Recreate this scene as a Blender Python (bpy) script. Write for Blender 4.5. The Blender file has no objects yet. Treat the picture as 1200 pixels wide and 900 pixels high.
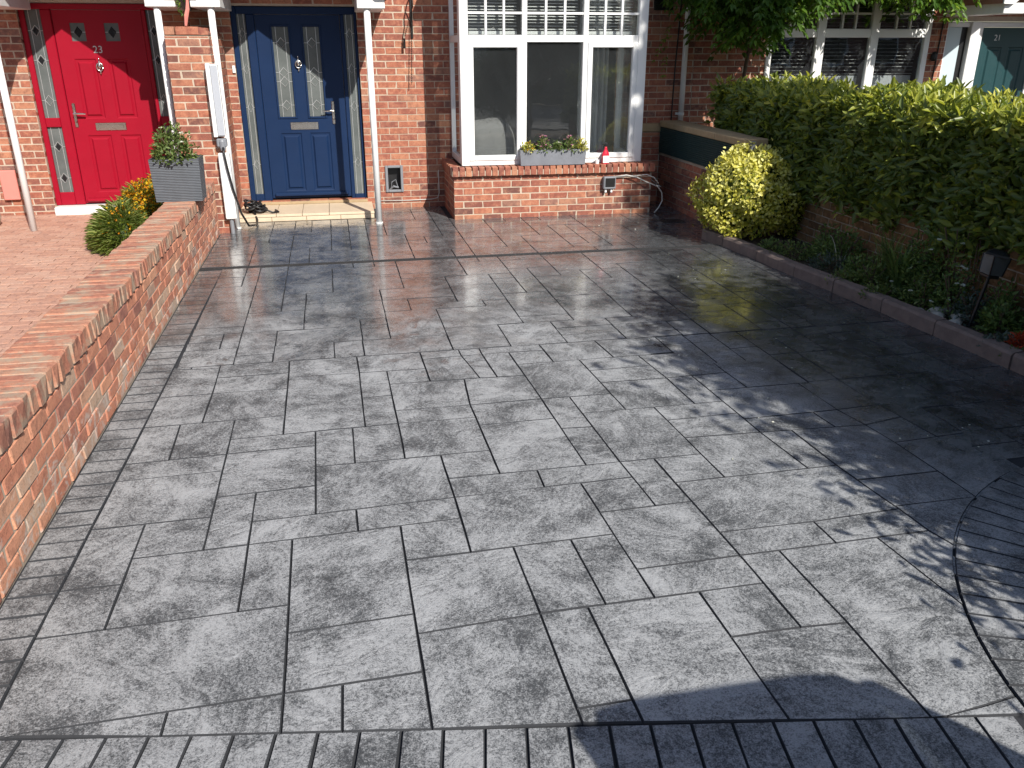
import bpy, math, random
import numpy as np
from mathutils import Vector, Matrix
R = math.radians
rng = random.Random(7)
nrg = np.random.default_rng(11)
sc = bpy.context.scene
C = sc.collection

# ------------------------------------------------------------------ camera
CAM_H, PITCH, YAW = 1.865, R(21.96), R(11.3)
cd = bpy.data.cameras.new('camera'); cam = bpy.data.objects.new('camera', cd); C.objects.link(cam)
cam.location = (0, 0, CAM_H); cam.rotation_euler = (R(90) - PITCH, 0, -YAW)
cd.sensor_fit = 'HORIZONTAL'; cd.sensor_width = 36; cd.lens = 29.46; cd.clip_end = 800
sc.camera = cam
# ------------------------------------------------------------------ sky, sun, exposure
SUN_EL, SUN_AZ = R(38.5), R(20)            # azimuth measured from the facade's normal towards +X
w = bpy.data.worlds.new('World'); sc.world = w; w.use_nodes = True
wn = w.node_tree.nodes; sky = wn.new('ShaderNodeTexSky'); sky.sky_type = 'NISHITA'
sky.sun_disc = False; sky.sun_elevation = SUN_EL; sky.sun_rotation = R(180) - SUN_AZ
wn['Background'].inputs['Strength'].default_value = 0.10
w.node_tree.links.new(sky.outputs[0], wn['Background'].inputs[0])
sd = bpy.data.lights.new('sun', 'SUN'); sd.energy = 5.0; sd.angle = R(0.53); sd.color = (1.0, 0.95, 0.87)
sun = bpy.data.objects.new('sun', sd); C.objects.link(sun)
tosun = Vector((math.sin(SUN_AZ) * math.cos(SUN_EL), -math.cos(SUN_AZ) * math.cos(SUN_EL), math.sin(SUN_EL)))
sun.rotation_euler = (-tosun).to_track_quat('-Z', 'Y').to_euler(); sun.location = (3, -6, 9)
sc.view_settings.view_transform = 'Standard'; sc.view_settings.look = 'None'
sc.view_settings.exposure = 0.40; sc.view_settings.gamma = 1
sc.render.resolution_x, sc.render.resolution_y = 1024, 768
sc.render.engine = 'CYCLES'; sc.cycles.max_bounces = 5; sc.cycles.diffuse_bounces = 2; sc.cycles.glossy_bounces = 3; sc.cycles.transparent_max_bounces = 12

# ------------------------------------------------------------------ helpers: projection (only to rank pieces by size)
cp, sp, cy, sy = math.cos(PITCH), math.sin(PITCH), math.cos(YAW), math.sin(YAW)
def seen_size(p):
    r = p[0] * cy - p[1] * sy; f = p[0] * sy + p[1] * cy; u = p[2] - CAM_H
    z = f * cp - u * sp; y = u * cp + f * sp
    if z < 0.2: return 0
    if abs(r / z) > 0.66 or abs(y / z) > 0.50: return 0
    return 1 / z

# ------------------------------------------------------------------ helpers: materials
class NT:
    def __init__(s, name):
        s.m = bpy.data.materials.new(name); s.m.use_nodes = True; s.t = s.m.node_tree
        s.b = s.t.nodes['Principled BSDF']; s.out = s.t.nodes['Material Output']
    def n(s, typ, ins=None, **kw):
        nd = s.t.nodes.new('ShaderNode' + typ)
        for k, v in kw.items(): setattr(nd, k, v)
        for k, v in (ins or {}).items(): s.set(nd.inputs[k], v)
        return nd
    def set(s, sock, v):
        if isinstance(v, bpy.types.Node): v = v.outputs[0]
        if isinstance(v, bpy.types.NodeSocket): s.t.links.new(v, sock)
        else:
            if isinstance(v, tuple) and len(v) == 3 and sock.type == 'RGBA': v = v + (1,)
            sock.default_value = v
    def P(s, **kw):
        for k, v in kw.items(): s.set(s.b.inputs[k.replace('_', ' ')], v)
        return s.m
    def math(s, op, a, b=0.0, clamp=False):
        nd = s.n('Math', {0: a, 1: b}, operation=op); nd.use_clamp = clamp; return nd.outputs[0]
    def mix(s, f, a, b, mode='MIX'):
        nd = s.n('MixRGB', {0: f, 1: a, 2: b}, blend_type=mode); return nd.outputs[0]
    def noise(s, vec, scale, detail=4, rough=.55, dist=0.0):
        return s.n('TexNoise', {'Vector': vec, 'Scale': scale, 'Detail': detail, 'Roughness': rough, 'Distortion': dist}).outputs[0]
    def ramp(s, f, stops, interp='LINEAR'):
        nd = s.n('ValToRGB', {0: f}); cr = nd.color_ramp; cr.interpolation = interp
        while len(cr.elements) < len(stops): cr.elements.new(0.5)
        for e, (p, c) in zip(cr.elements, stops): e.position = p; e.color = tuple(c) + (1,)
        return nd.outputs[0]
    def smooth(s, v, a, b):
        nd = s.n('MapRange', {0: v, 1: a, 2: b, 3: 0.0, 4: 1.0}, interpolation_type='SMOOTHSTEP'); return nd.outputs[0]
    def pos(s): return s.n('NewGeometry').outputs['Position']
    def obj(s): return s.n('TexCoord').outputs['Object']
    def rnd(s):
        a = s.n('ObjectInfo').outputs['Random']; b = s.n('Attribute', attribute_name='rnd').outputs['Fac']
        return s.math('FRACT', s.math('ADD', a, b))
    def bump(s, h, strength=.3, dist=.01, normal=None):
        ins = {'Strength': strength, 'Distance': dist, 'Height': h}
        if normal is not None: ins['Normal'] = normal
        return s.n('Bump', ins).outputs[0]
    def scaled(s, vec, sv):
        return s.n('Mapping', {'Vector': vec, 'Scale': sv}).outputs[0]

def plain(name, col, rough=.5, metal=0.0, vary=.12, scale=8, bump=0.0, bscale=60, spec=.5):
    t = NT(name); p = t.pos(); n = t.noise(p, scale, 5, .6)
    f = t.math('MULTIPLY_ADD', n, 2 * vary); t.t.nodes[-1].inputs[2].default_value = 1 - vary
    c = t.mix(1.0, col, t.n('CombineXYZ', {0: f, 1: f, 2: f}), 'MULTIPLY')
    kw = dict(Base_Color=c, Roughness=t.math('ADD', t.math('MULTIPLY', t.noise(p, scale * 3, 3), .2), rough - .1), Metallic=metal)
    t.P(**kw); t.b.inputs['Specular IOR Level'].default_value = spec
    if bump: t.set(t.b.inputs['Normal'], t.bump(t.noise(p, bscale, 4), bump, .004))
    return t.m

def brick_mat(name, stops, grime=.35, bumps=.5, salt=0.0, lichen=0.0):
    t = NT(name); p = t.pos(); r = t.rnd()
    base = t.ramp(r, stops)
    off = t.n('VectorMath', {0: p, 1: t.n('CombineXYZ', {0: t.math('MULTIPLY', r, 37.0), 1: 0.0, 2: 0.0})}, operation='ADD').outputs[0]
    n1 = t.noise(off, 16, 4, .7); n2 = t.noise(off, 80, 3, .75); n3 = t.noise(p, 1.7, 4, .6)
    c = t.mix(t.math('MULTIPLY', t.smooth(n1, .45, .68), .75), base, t.mix(.6, base, (.55, .27, .16)))
    c = t.mix(t.math('MULTIPLY', t.smooth(n1, .50, .30), .6), c, t.mix(.7, c, (.14, .06, .045)))
    c = t.mix(t.math('MULTIPLY', t.smooth(n2, .52, .70), .6), c, t.mix(.7, c, (.07, .04, .035)))
    c = t.mix(t.math('MULTIPLY', t.smooth(n3, .5, .75), grime), c, t.mix(.6, c, (.11, .08, .06)))
    if salt:
        z = t.n('SeparateXYZ', {0: p}).outputs[2]; k = t.math('MULTIPLY', t.smooth(t.math('SUBTRACT', t.noise(p, 11, 6, .7, .6), t.math('MULTIPLY', z, .42)), .46, .58), salt)
        c = t.mix(k, c, (.55, .48, .42))
    if lichen: c = t.mix(t.math('MULTIPLY', t.smooth(t.noise(p, 7, 6, .72), .45, .62), lichen), c, (.36, .285, .21))
    h = t.math('ADD', t.math('MULTIPLY', n1, .6), t.math('MULTIPLY', n2, .4))
    t.P(Base_Color=c, Roughness=.82, Normal=t.bump(h, bumps, .006)); t.b.inputs['Specular IOR Level'].default_value = .25
    return t.m

M = {}
M['brick'] = brick_mat('red_brick', [(0, (.14, .065, .055)), (.15, (.245, .088, .064)), (.45, (.31, .105, .070)), (.72, (.37, .135, .082)), (.92, (.43, .20, .12)), (1, (.18, .10, .09))])
M['brick_wall'] = brick_mat('garden_wall_brick', [(0, (.32, .14, .11)), (.2, (.52, .21, .135)), (.5, (.58, .245, .155)), (.8, (.64, .32, .20)), (.95, (.56, .40, .29)), (1, (.34, .24, .20))], .25, .9, .7)
M['coping'] = brick_mat('weathered_coping_brick', [(0, (.27, .13, .10)), (.5, (.42, .17, .11)), (1, (.44, .24, .16))], .3, .9, 0, .8)
M['brick_brown'] = brick_mat('brown_brick', [(0, (.13, .07, .03)), (.5, (.20, .11, .045)), (1, (.25, .15, .07))], .5)
M['paver_red'] = brick_mat('red_block', [(0, (.42, .23, .17)), (.5, (.48, .28, .21)), (1, (.52, .33, .25))], .12, .3)
M['mortar'] = plain('mortar', (.47, .385, .30), .9, vary=.25, scale=20, bump=.5, spec=.2)
M['mortar_dark'] = plain('weathered_mortar', (.40, .33, .26), .9, vary=.4, scale=9, bump=.6, spec=.2)

def concrete(name, dark, light):
    t = NT(name); p = t.pos(); sx = t.n('SeparateXYZ', {0: p}); r = t.n('ObjectInfo').outputs['Random']
    # each stamped slab carries its own slate-like relief, turned by its random number
    rot = t.n('VectorRotate', {'Vector': p, 'Angle': t.math('MULTIPLY', r, 6.28)}, rotation_type='Z_AXIS').outputs[0]
    off = t.n('VectorMath', {0: rot, 1: t.n('CombineXYZ', {0: t.math('MULTIPLY', r, 53.0), 1: t.math('MULTIPLY', r, 17.0), 2: 0.0})}, operation='ADD').outputs[0]
    st = t.scaled(off, (1.0, 1.7, 1.0))
    slate = t.noise(st, 6.0, 6, .66, 1.9)
    fine = t.noise(off, 75, 3, .8, .3)
    speck = t.noise(p, 190, 2, .7)
    mid = t.noise(p, 3.2, 6, .7, .5)
    f = t.math('ADD', t.math('ADD', t.math('MULTIPLY', slate, .55), t.math('MULTIPLY', fine, .85)), t.math('ADD', t.math('MULTIPLY', speck, .75), t.math('MULTIPLY', mid, .95)))
    f = t.math('ADD', f, t.math('MULTIPLY', r, .06))
    f = t.smooth(f, 1.34, 1.80)
    col = t.mix(f, dark, light)
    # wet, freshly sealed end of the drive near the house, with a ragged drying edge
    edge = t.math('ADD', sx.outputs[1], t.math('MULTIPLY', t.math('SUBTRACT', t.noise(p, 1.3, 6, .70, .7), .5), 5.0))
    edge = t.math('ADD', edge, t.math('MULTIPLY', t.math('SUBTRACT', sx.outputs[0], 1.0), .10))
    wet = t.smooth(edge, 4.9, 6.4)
    shade_damp = t.math('ADD', sx.outputs[0], t.math('MULTIPLY', t.math('SUBTRACT', t.noise(p, 1.9, 5, .62, .3), .5), 1.4))   # tree shade darkened into the right side's colour, plus a damp gloss
    shade_damp = t.math('MULTIPLY', t.smooth(shade_damp, 2.0, 3.0), t.smooth(sx.outputs[1], 2.3, 3.6))
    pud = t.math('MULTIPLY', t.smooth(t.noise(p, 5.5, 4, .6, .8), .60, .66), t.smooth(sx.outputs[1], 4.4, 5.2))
    wet2 = t.math('MAXIMUM', t.math('MAXIMUM', wet, t.math('MULTIPLY', shade_damp, .85)), t.math('MULTIPLY', pud, .9))
    col = t.mix(t.math('MAXIMUM', t.math('MULTIPLY', wet2, .55), t.math('MULTIPLY', shade_damp, .85)), col, t.mix(1.0, col, (.21, .22, .23), 'MULTIPLY'))
    rough_dry = t.math('ADD', .46, t.math('MULTIPLY', fine, .2))
    film = t.noise(p, 9, 3, .6, .6)
    rough_wet = t.math('ADD', .085, t.math('MULTIPLY', t.smooth(film, .40, .66), .28))
    rough = t.n('Mix', {0: wet2, 2: rough_dry, 3: rough_wet}).outputs[0]
    h = t.math('ADD', t.math('MULTIPLY', slate, .9), t.math('MULTIPLY', fine, .10))
    bs = t.math('SUBTRACT', .75, t.math('MULTIPLY', wet2, .56))
    t.P(Base_Color=col, Roughness=rough, Normal=t.bump(h, bs, .012))
    t.set(t.b.inputs['Specular IOR Level'], t.math('ADD', .40, t.math('MULTIPLY', wet2, .60)))
    t.set(t.b.inputs['Coat Weight'], t.math('MULTIPLY', wet, .45)); t.b.inputs['Coat Roughness'].default_value = .10
    return t.m
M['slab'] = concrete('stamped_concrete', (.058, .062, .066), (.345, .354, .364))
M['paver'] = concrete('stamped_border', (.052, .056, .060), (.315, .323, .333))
M['joint'] = plain('dark_joint', (.040, .042, .047), .9, vary=.3, bump=.4, spec=.12)

M['white'] = plain('white_upvc', (.80, .80, .79), .35, vary=.04, scale=3)
M['white_paint'] = plain('white_paint', (.74, .74, .72), .45, vary=.10, scale=10)
M['blue'] = plain('blue_door', (.006, .021, .066), .5, vary=.15, scale=4, spec=.2)
M['red'] = plain('red_door', (.29, .003, .017), .5, vary=.10, scale=4, spec=.22)
M['green_door'] = plain('green_door', (.012, .05, .055), .4, vary=.1)
M['paleblue'] = plain('pale_panel', (.50, .60, .64), .5, vary=.06)
M['chrome'] = plain('chrome', (.72, .70, .66), .22, 1.0, .08)
M['lead'] = plain('lead_came', (.55, .56, .56), .4, .6, .1)
M['dark_lead'] = plain('dark_bevel', (.012, .012, .014), .25, 0, .1)
M['tan_stone'] = plain('tan_stone', (.36, .265, .155), .85, vary=.3, scale=12, bump=.5)
M['tile'] = plain('beige_tile', (.62, .50, .36), .55, vary=.16, scale=9, bump=.15)
M['kerb'] = plain('kerb_concrete', (.19, .145, .125), .9, vary=.5, scale=14, bump=.9, bscale=70)
M['soil'] = plain('soil', (.055, .038, .024), .95, vary=.5, scale=25, bump=1.0, bscale=40)
M['black'] = plain('black_plastic', (.012, .012, .013), .4, vary=.2)
M['dark_metal'] = plain('dark_iron', (.022, .02, .02), .5, .5, .2)
M['grey_plastic'] = plain('grey_plastic', (.20, .21, .23), .5, vary=.1)
M['pale_grey'] = plain('pale_grey', (.40, .42, .46), .4, vary=.05)
M['pink'] = plain('pink_meter_box', (.62, .22, .18), .6, vary=.08)
M['stone_pot'] = plain('stone_pot', (.52, .45, .36), .85, vary=.25, bump=.4)
M['fascia_brown'] = plain('brown_timber', (.10, .045, .03), .6, vary=.25)
M['roof_tile'] = plain('terracotta_tile', (.28, .12, .085), .8, vary=.3, scale=6, bump=.5)
M['slate'] = plain('roof_slate', (.10, .10, .11), .7, vary=.3)
M['mesh_green'] = plain('green_mesh', (.02, .05, .048), .7, vary=.2)
M['bottle_red'] = plain('red_bottle', (.60, .015, .04), .3, vary=.05)
M['label_white'] = plain('label', (.75, .74, .72), .5, vary=.1, scale=40)
M['room'] = plain('room_wall', (.34, .32, .30), .9, vary=.1)
M['room_floor'] = plain('room_floor', (.10, .07, .05), .7, vary=.2)
M['blanket'] = plain('grey_blanket', (.17, .165, .16), .95, vary=.15, scale=30, bump=.4, spec=.1)
M['curtain'] = plain('pale_curtain', (.42, .43, .43), .9, vary=.1, spec=.1)
M['blind'] = plain('blind_slat', (.72, .72, .70), .5, vary=.04)
M['bark'] = plain('bark', (.10, .07, .05), .95, vary=.4, scale=20, bump=.8)
M['twig'] = plain('twig', (.13, .09, .06), .9, vary=.3)
M['asphalt'] = plain('asphalt', (.10, .10, .10), .9, vary=.25, scale=15, bump=.5)
M['far_brick'] = plain('far_brick', (.22, .11, .08), .9, vary=.3, scale=4)
M['render_white'] = plain('white_render', (.72, .71, .68), .9, vary=.06)
M['car_paint'] = plain('car_paint', (.03, .035, .045), .25, .3, .05)
M['tyre'] = plain('tyre', (.02, .02, .02), .85, vary=.2)
M['rock'] = plain('pale_rock', (.40, .38, .33), .9, vary=.3, scale=15, bump=.6)
M['drain'] = plain('drain_metal', (.035, .035, .037), .55, .2, .3)
M['cable_white'] = plain('white_cable', (.62, .60, .55), .5, vary=.1)

def rib_mat(name, col, sc_, axis, rough=.55, strength=.7):
    t = NT(name); p = t.pos(); o = [0, 0, 0]; o[axis] = 1
    wv = t.n('TexWave', {'Vector': p, 'Scale': sc_, 'Distortion': 1.2, 'Detail': 2.0}, wave_type='BANDS', bands_direction='XYZ'[axis])
    n = t.noise(p, 9, 4)
    c = t.mix(n, tuple(x * .75 for x in col), tuple(min(1, x * 1.25) for x in col))
    t.P(Base_Color=c, Roughness=rough, Normal=t.bump(wv.outputs[0], strength, .006)); return t.m
M['planter_grey'] = rib_mat('ribbed_grey_planter', (.085, .095, .11), 22, 2)
M['trough_grey'] = rib_mat('fluted_metal_trough', (.24, .25, .28), 26, 0, .4)

def glass_mat(name, tint=(.9, .95, .95), rough=0.0, boost=1.0, haze=0.0):
    t = NT(name); fc = t.n('LayerWeight', {'Blend': .5}).outputs['Facing']
    fr = t.math('ADD', .035, t.math('MULTIPLY', t.math('POWER', fc, 5.0), .96))
    p = t.pos(); nb = t.bump(t.noise(p, 2.2, 2), .05, .02)
    g = t.n('BsdfGlossy', {'Color': (1, 1, 1), 'Roughness': rough, 'Normal': nb}); tr = t.n('BsdfTransparent', {'Color': tint})
    mx = t.n('MixShader', {0: t.math('MULTIPLY', fr, boost, True), 1: tr, 2: g})
    if haze:   # pale haze mixed in to stand for soft grey reflections
        mx = t.n('MixShader', {0: t.math('MULTIPLY', t.math('ADD', .4, t.noise(p, 3.5, 6, .65, .4)), haze), 1: mx.outputs[0], 2: t.n('BsdfDiffuse', {'Color': (.62, .66, .70)}).outputs[0]})
    t.t.links.new(mx.outputs[0], t.out.inputs[0]); return t.m
M['tinted'] = glass_mat('tinted_car_glass', (.08, .09, .09), 0.0, 1.2)
M['glass'] = glass_mat('window_glass', (.93, .95, .95), 0.0, 2.2, .017)
def frosted():
    t = NT('leaded_obscure_glass'); p = t.pos(); n = t.noise(p, 60, 3, .6, 1.0)
    c = t.mix(t.noise(p, 5, 4), (.055, .065, .065), (.17, .185, .18))
    t.P(Base_Color=c, Roughness=.22, Normal=t.bump(n, .35, .004)); return t.m
M['obscure'] = frosted()
def leaf_mat(name, stops, trans=.35, rough=.5, gloss=.35):
    t = NT(name); r = t.n('Attribute', attribute_name='rnd').outputs['Fac']
    c = t.ramp(r, stops); c = t.mix(t.math('MULTIPLY', t.noise(t.pos(), 3.0, 3), .5), c, t.mix(1.0, c, (.62, .72, .6), 'MULTIPLY'))
    t.P(Base_Color=c, Roughness=rough); t.b.inputs['Specular IOR Level'].default_value = gloss
    tl = t.n('BsdfTranslucent', {'Color': t.mix(1.0, c, (1.25, 1.3, .7), 'MULTIPLY')})
    mx = t.n('MixShader', {0: trans, 1: t.b.outputs[0], 2: tl}); t.t.links.new(mx.outputs[0], t.out.inputs[0]); return t.m
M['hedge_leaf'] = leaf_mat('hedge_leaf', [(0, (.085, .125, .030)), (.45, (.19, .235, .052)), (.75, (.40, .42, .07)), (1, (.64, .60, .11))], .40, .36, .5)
M['wist_leaf'] = leaf_mat('wisteria_leaf', [(0, (.035, .08, .014)), (.5, (.07, .145, .024)), (.85, (.14, .24, .032)), (1, (.28, .36, .05))], .45, .45)
M['tree_leaf'] = leaf_mat('tree_leaf', [(0, (.02, .04, .01)), (.6, (.04, .08, .016)), (1, (.09, .13, .03))], .3)
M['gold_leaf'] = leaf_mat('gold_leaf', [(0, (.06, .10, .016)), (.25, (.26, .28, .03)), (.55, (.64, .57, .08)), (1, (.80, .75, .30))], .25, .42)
M['herb_leaf'] = leaf_mat('herb_leaf', [(0, (.08, .13, .04)), (.6, (.165, .24, .07)), (1, (.29, .38, .12))], .3)
M['fuzzy_leaf'] = leaf_mat('fuzzy_leaf', [(0, (.16, .23, .06)), (.6, (.32, .39, .11)), (1, (.50, .52, .22))], .45)
M['blade_leaf'] = leaf_mat('blade_leaf', [(0, (.07, .11, .03)), (.6, (.15, .21, .06)), (1, (.30, .35, .13))], .3)
M['grey_leaf'] = leaf_mat('grey_leaf', [(0, (.06, .085, .07)), (1, (.15, .19, .16))], .25)
M['orange_petal'] = leaf_mat('orange_petal', [(0, (.52, .16, .01)), (.6, (.62, .33, .012)), (1, (.66, .46, .02))], .25, .6, .2)
M['white_petal'] = leaf_mat('white_petal', [(0, (.70, .68, .60)), (1, (.80, .80, .78))], .3, .6, .2)
M['pink_petal'] = leaf_mat('pink_petal', [(0, (.50, .16, .30)), (1, (.68, .42, .55))], .3, .6, .2)
M['red_petal'] = leaf_mat('red_petal', [(0, (.40, .04, .03)), (1, (.55, .12, .05))], .3, .6, .2)

# ------------------------------------------------------------------ helpers: geometry
WLOC = {}
def wloc(o): return WLOC.get(o.name, Vector((0, 0, 0))) if o else Vector((0, 0, 0))
def reg(o, parent, world):
    C.objects.link(o); o.parent = parent; world = Vector(world)
    o.location = world - wloc(parent); WLOC[o.name] = world; return o
def tag(o, label=None, cat=None, group=None, kind=None):
    for k, v in (('label', label), ('category', cat), ('group', group), ('kind', kind)):
        if v: o[k] = v
    return o
def thing(name, loc, label, cat, group=None, parent=None):
    return tag(reg(bpy.data.objects.new(name, None), parent, loc), label, cat, group)
class MB:
    def __init__(s): s.v = []; s.f = []; s.r = []
    def add(s, vs, fs, r=0.0):
        b = len(s.v); s.v += [tuple(v) for v in vs]; s.f += [tuple(i + b for i in f) for f in fs]; s.r += [r] * len(fs); return s
    def box(s, x0, x1, y0, y1, z0, z1, b=0.0, r=0.0):
        if x0 > x1: x0, x1 = x1, x0
        if y0 > y1: y0, y1 = y1, y0
        if z0 > z1: z0, z1 = z1, z0
        if b <= 0:
            vs = [(x, y, z) for x in (x0, x1) for y in (y0, y1) for z in (z0, z1)]
            return s.add(vs, [(0, 1, 3, 2), (4, 6, 7, 5), (0, 4, 5, 1), (2, 3, 7, 6), (0, 2, 6, 4), (1, 5, 7, 3)], r)
        b = min(b, (x1 - x0) * .45, (y1 - y0) * .45, (z1 - z0) * .45)
        lo, hi = (x0, y0, z0), (x1, y1, z1); vs = []; idx = {}
        for sx in (0, 1):
            for sy_ in (0, 1):
                for sz in (0, 1):
                    sg = (sx, sy_, sz)
                    for a in range(3):
                        idx[sg, a] = len(vs)
                        vs.append(tuple((hi[k] if sg[k] else lo[k]) if k == a else (hi[k] - b if sg[k] else lo[k] + b) for k in range(3)))
        fs = []
        for a in range(3):
            o1, o2 = [k for k in range(3) if k != a]
            for sg in (0, 1):
                q = []
                for (p, q2) in ((0, 0), (1, 0), (1, 1), (0, 1)):
                    t = [0, 0, 0]; t[a] = sg; t[o1] = p; t[o2] = q2; q.append(idx[tuple(t), a])
                fs.append(q)
            for p in (0, 1):
                for q2 in (0, 1):
                    t0 = [0, 0, 0]; t0[o1] = p; t0[o2] = q2; t1 = list(t0); t1[a] = 1
                    fs.append([idx[tuple(t0), o1], idx[tuple(t1), o1], idx[tuple(t1), o2], idx[tuple(t0), o2]])
        for sx in (0, 1):
            for sy_ in (0, 1):
                for sz in (0, 1): fs.append([idx[(sx, sy_, sz), a] for a in range(3)])
        c = Vector([(lo[k] + hi[k]) / 2 for k in range(3)])
        out = []
        for f in fs:
            p = [Vector(vs[i]) for i in f]; nn = (p[1] - p[0]).cross(p[2] - p[0]); m = sum(p, Vector()) / len(p)
            out.append(f if nn.dot(m - c) > 0 else f[::-1])
        return s.add(vs, out, r)
    def tube(s, pts, rad, n=8, caps=True, r=0.0):
        pts = [Vector(p) for p in pts]; rads = rad if isinstance(rad, (list, tuple)) else [rad] * len(pts)
        vs = []; up = None
        for i, p in enumerate(pts):
            d = (pts[min(i + 1, len(pts) - 1)] - pts[max(i - 1, 0)]).normalized()
            if up is None: up = d.orthogonal().normalized()
            up = (up - d * up.dot(d)); up = up.normalized() if up.length > 1e-6 else d.orthogonal().normalized()
            q = d.cross(up)
            for k in range(n):
                a = 2 * math.pi * k / n; vs.append(p + (up * math.cos(a) + q * math.sin(a)) * rads[i])
        fs = [(i * n + k, i * n + (k + 1) % n, (i + 1) * n + (k + 1) % n, (i + 1) * n + k) for i in range(len(pts) - 1) for k in range(n)]
        if caps: fs += [tuple(range(n))[::-1], tuple((len(pts) - 1) * n + k for k in range(n))]
        return s.add(vs, fs, r)
    def lathe(s, prof, cx, cy_, n=20, z=0.0, r=0.0):
        vs = [(cx + p[0] * math.cos(2 * math.pi * k / n), cy_ + p[0] * math.sin(2 * math.pi * k / n), z + p[1]) for p in prof for k in range(n)]
        fs = [(i * n + k, i * n + (k + 1) % n, (i + 1) * n + (k + 1) % n, (i + 1) * n + k) for i in range(len(prof) - 1) for k in range(n)]
        fs += [tuple(range(n))[::-1], tuple((len(prof) - 1) * n + k for k in range(n))]
        return s.add(vs, fs, r)
    def prism(s, poly, axis, a0, a1, r=0.0):
        n = len(poly)
        def P(p, a): return (a, p[0], p[1]) if axis == 0 else ((p[0], a, p[1]) if axis == 1 else (p[0], p[1], a))
        vs = [P(p, a0) for p in poly] + [P(p, a1) for p in poly]
        fs = [tuple(range(n)), tuple(range(2 * n - 1, n - 1, -1))] + [(i, i + n, (i + 1) % n + n, (i + 1) % n) for i in range(n)]
        return s.add(vs, fs, r)
    def build(s, name, mat, parent=None, smooth=False, kind=None, world=None):
        m = bpy.data.meshes.new(name); org = Vector(world) if world is not None else wloc(parent)
        m.from_pydata([(v[0] - org.x, v[1] - org.y, v[2] - org.z) for v in s.v], [], s.f)
        m.materials.append(M[mat] if isinstance(mat, str) else mat)
        a = m.attributes.new('rnd', 'FLOAT', 'FACE'); a.data.foreach_set('value', s.r)
        if smooth: m.polygons.foreach_set('use_smooth', [True] * len(s.f))
        m.update(); m.validate()
        o = reg(bpy.data.objects.new(name, m), parent, org)
        if kind: o['kind'] = kind
        return o
def B(name, mat, parent, *args, **kw):
    return MB().box(*args, **kw).build(name, mat, parent)

BR_MESH = {}
def unit_brick(kind, i):          # unit box centred on the origin with worn edges, scaled per brick
    key = (kind, i)
    if key in BR_MESH: return BR_MESH[key]
    g = random.Random(i * 31 + 5); mb = MB()
    mb.box(-.5, .5, -.5, .5, -.5, .5, b=.045)
    mb.v = [(x + g.uniform(-.018, .018), y + g.uniform(-.018, .018), z + g.uniform(-.03, .03)) for x, y, z in mb.v]
    m = bpy.data.meshes.new(kind); m.from_pydata(mb.v, [], mb.f); m.update(); BR_MESH[key] = m; return m
def lay(bricks, name, mat, parent, limit=300, stuff='brickwork', min_seen=0.0):
    """bricks: (cx,cy,cz, sx,sy,sz, rotz). The largest in view become objects, the rest one stuff part."""
    sc_ = sorted(range(len(bricks)), key=lambda i: -seen_size(bricks[i][:3]))
    ind = set(i for i in sc_[:limit] if seen_size(bricks[i][:3]) > min_seen)
    rest = MB()
    for i, (x, y, z, a, b, c, rz) in enumerate(bricks):
        if i in ind:
            base = unit_brick(name, rng.randrange(6)); key = (name, id(mat), base.name)
            if key not in BR_MESH:
                m2 = base.copy(); m2.materials.clear(); m2.materials.append(M[mat]); BR_MESH[key] = m2
            o = bpy.data.objects.new(name, BR_MESH[key]); o.scale = (a, b, c); o.rotation_euler = (0, 0, rz)
            C.objects.link(o); o.parent = parent; o.location = Vector((x, y, z)) - wloc(parent)
        else:
            t = MB().box(-a / 2, a / 2, -b / 2, b / 2, -c / 2, c / 2); cs, sn = math.cos(rz), math.sin(rz)
            rest.add([(x + v[0] * cs - v[1] * sn, y + v[0] * sn + v[1] * cs, z + v[2]) for v in t.v], t.f, rng.random())
    if rest.v: rest.build(stuff, mat, parent, kind='stuff')

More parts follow.
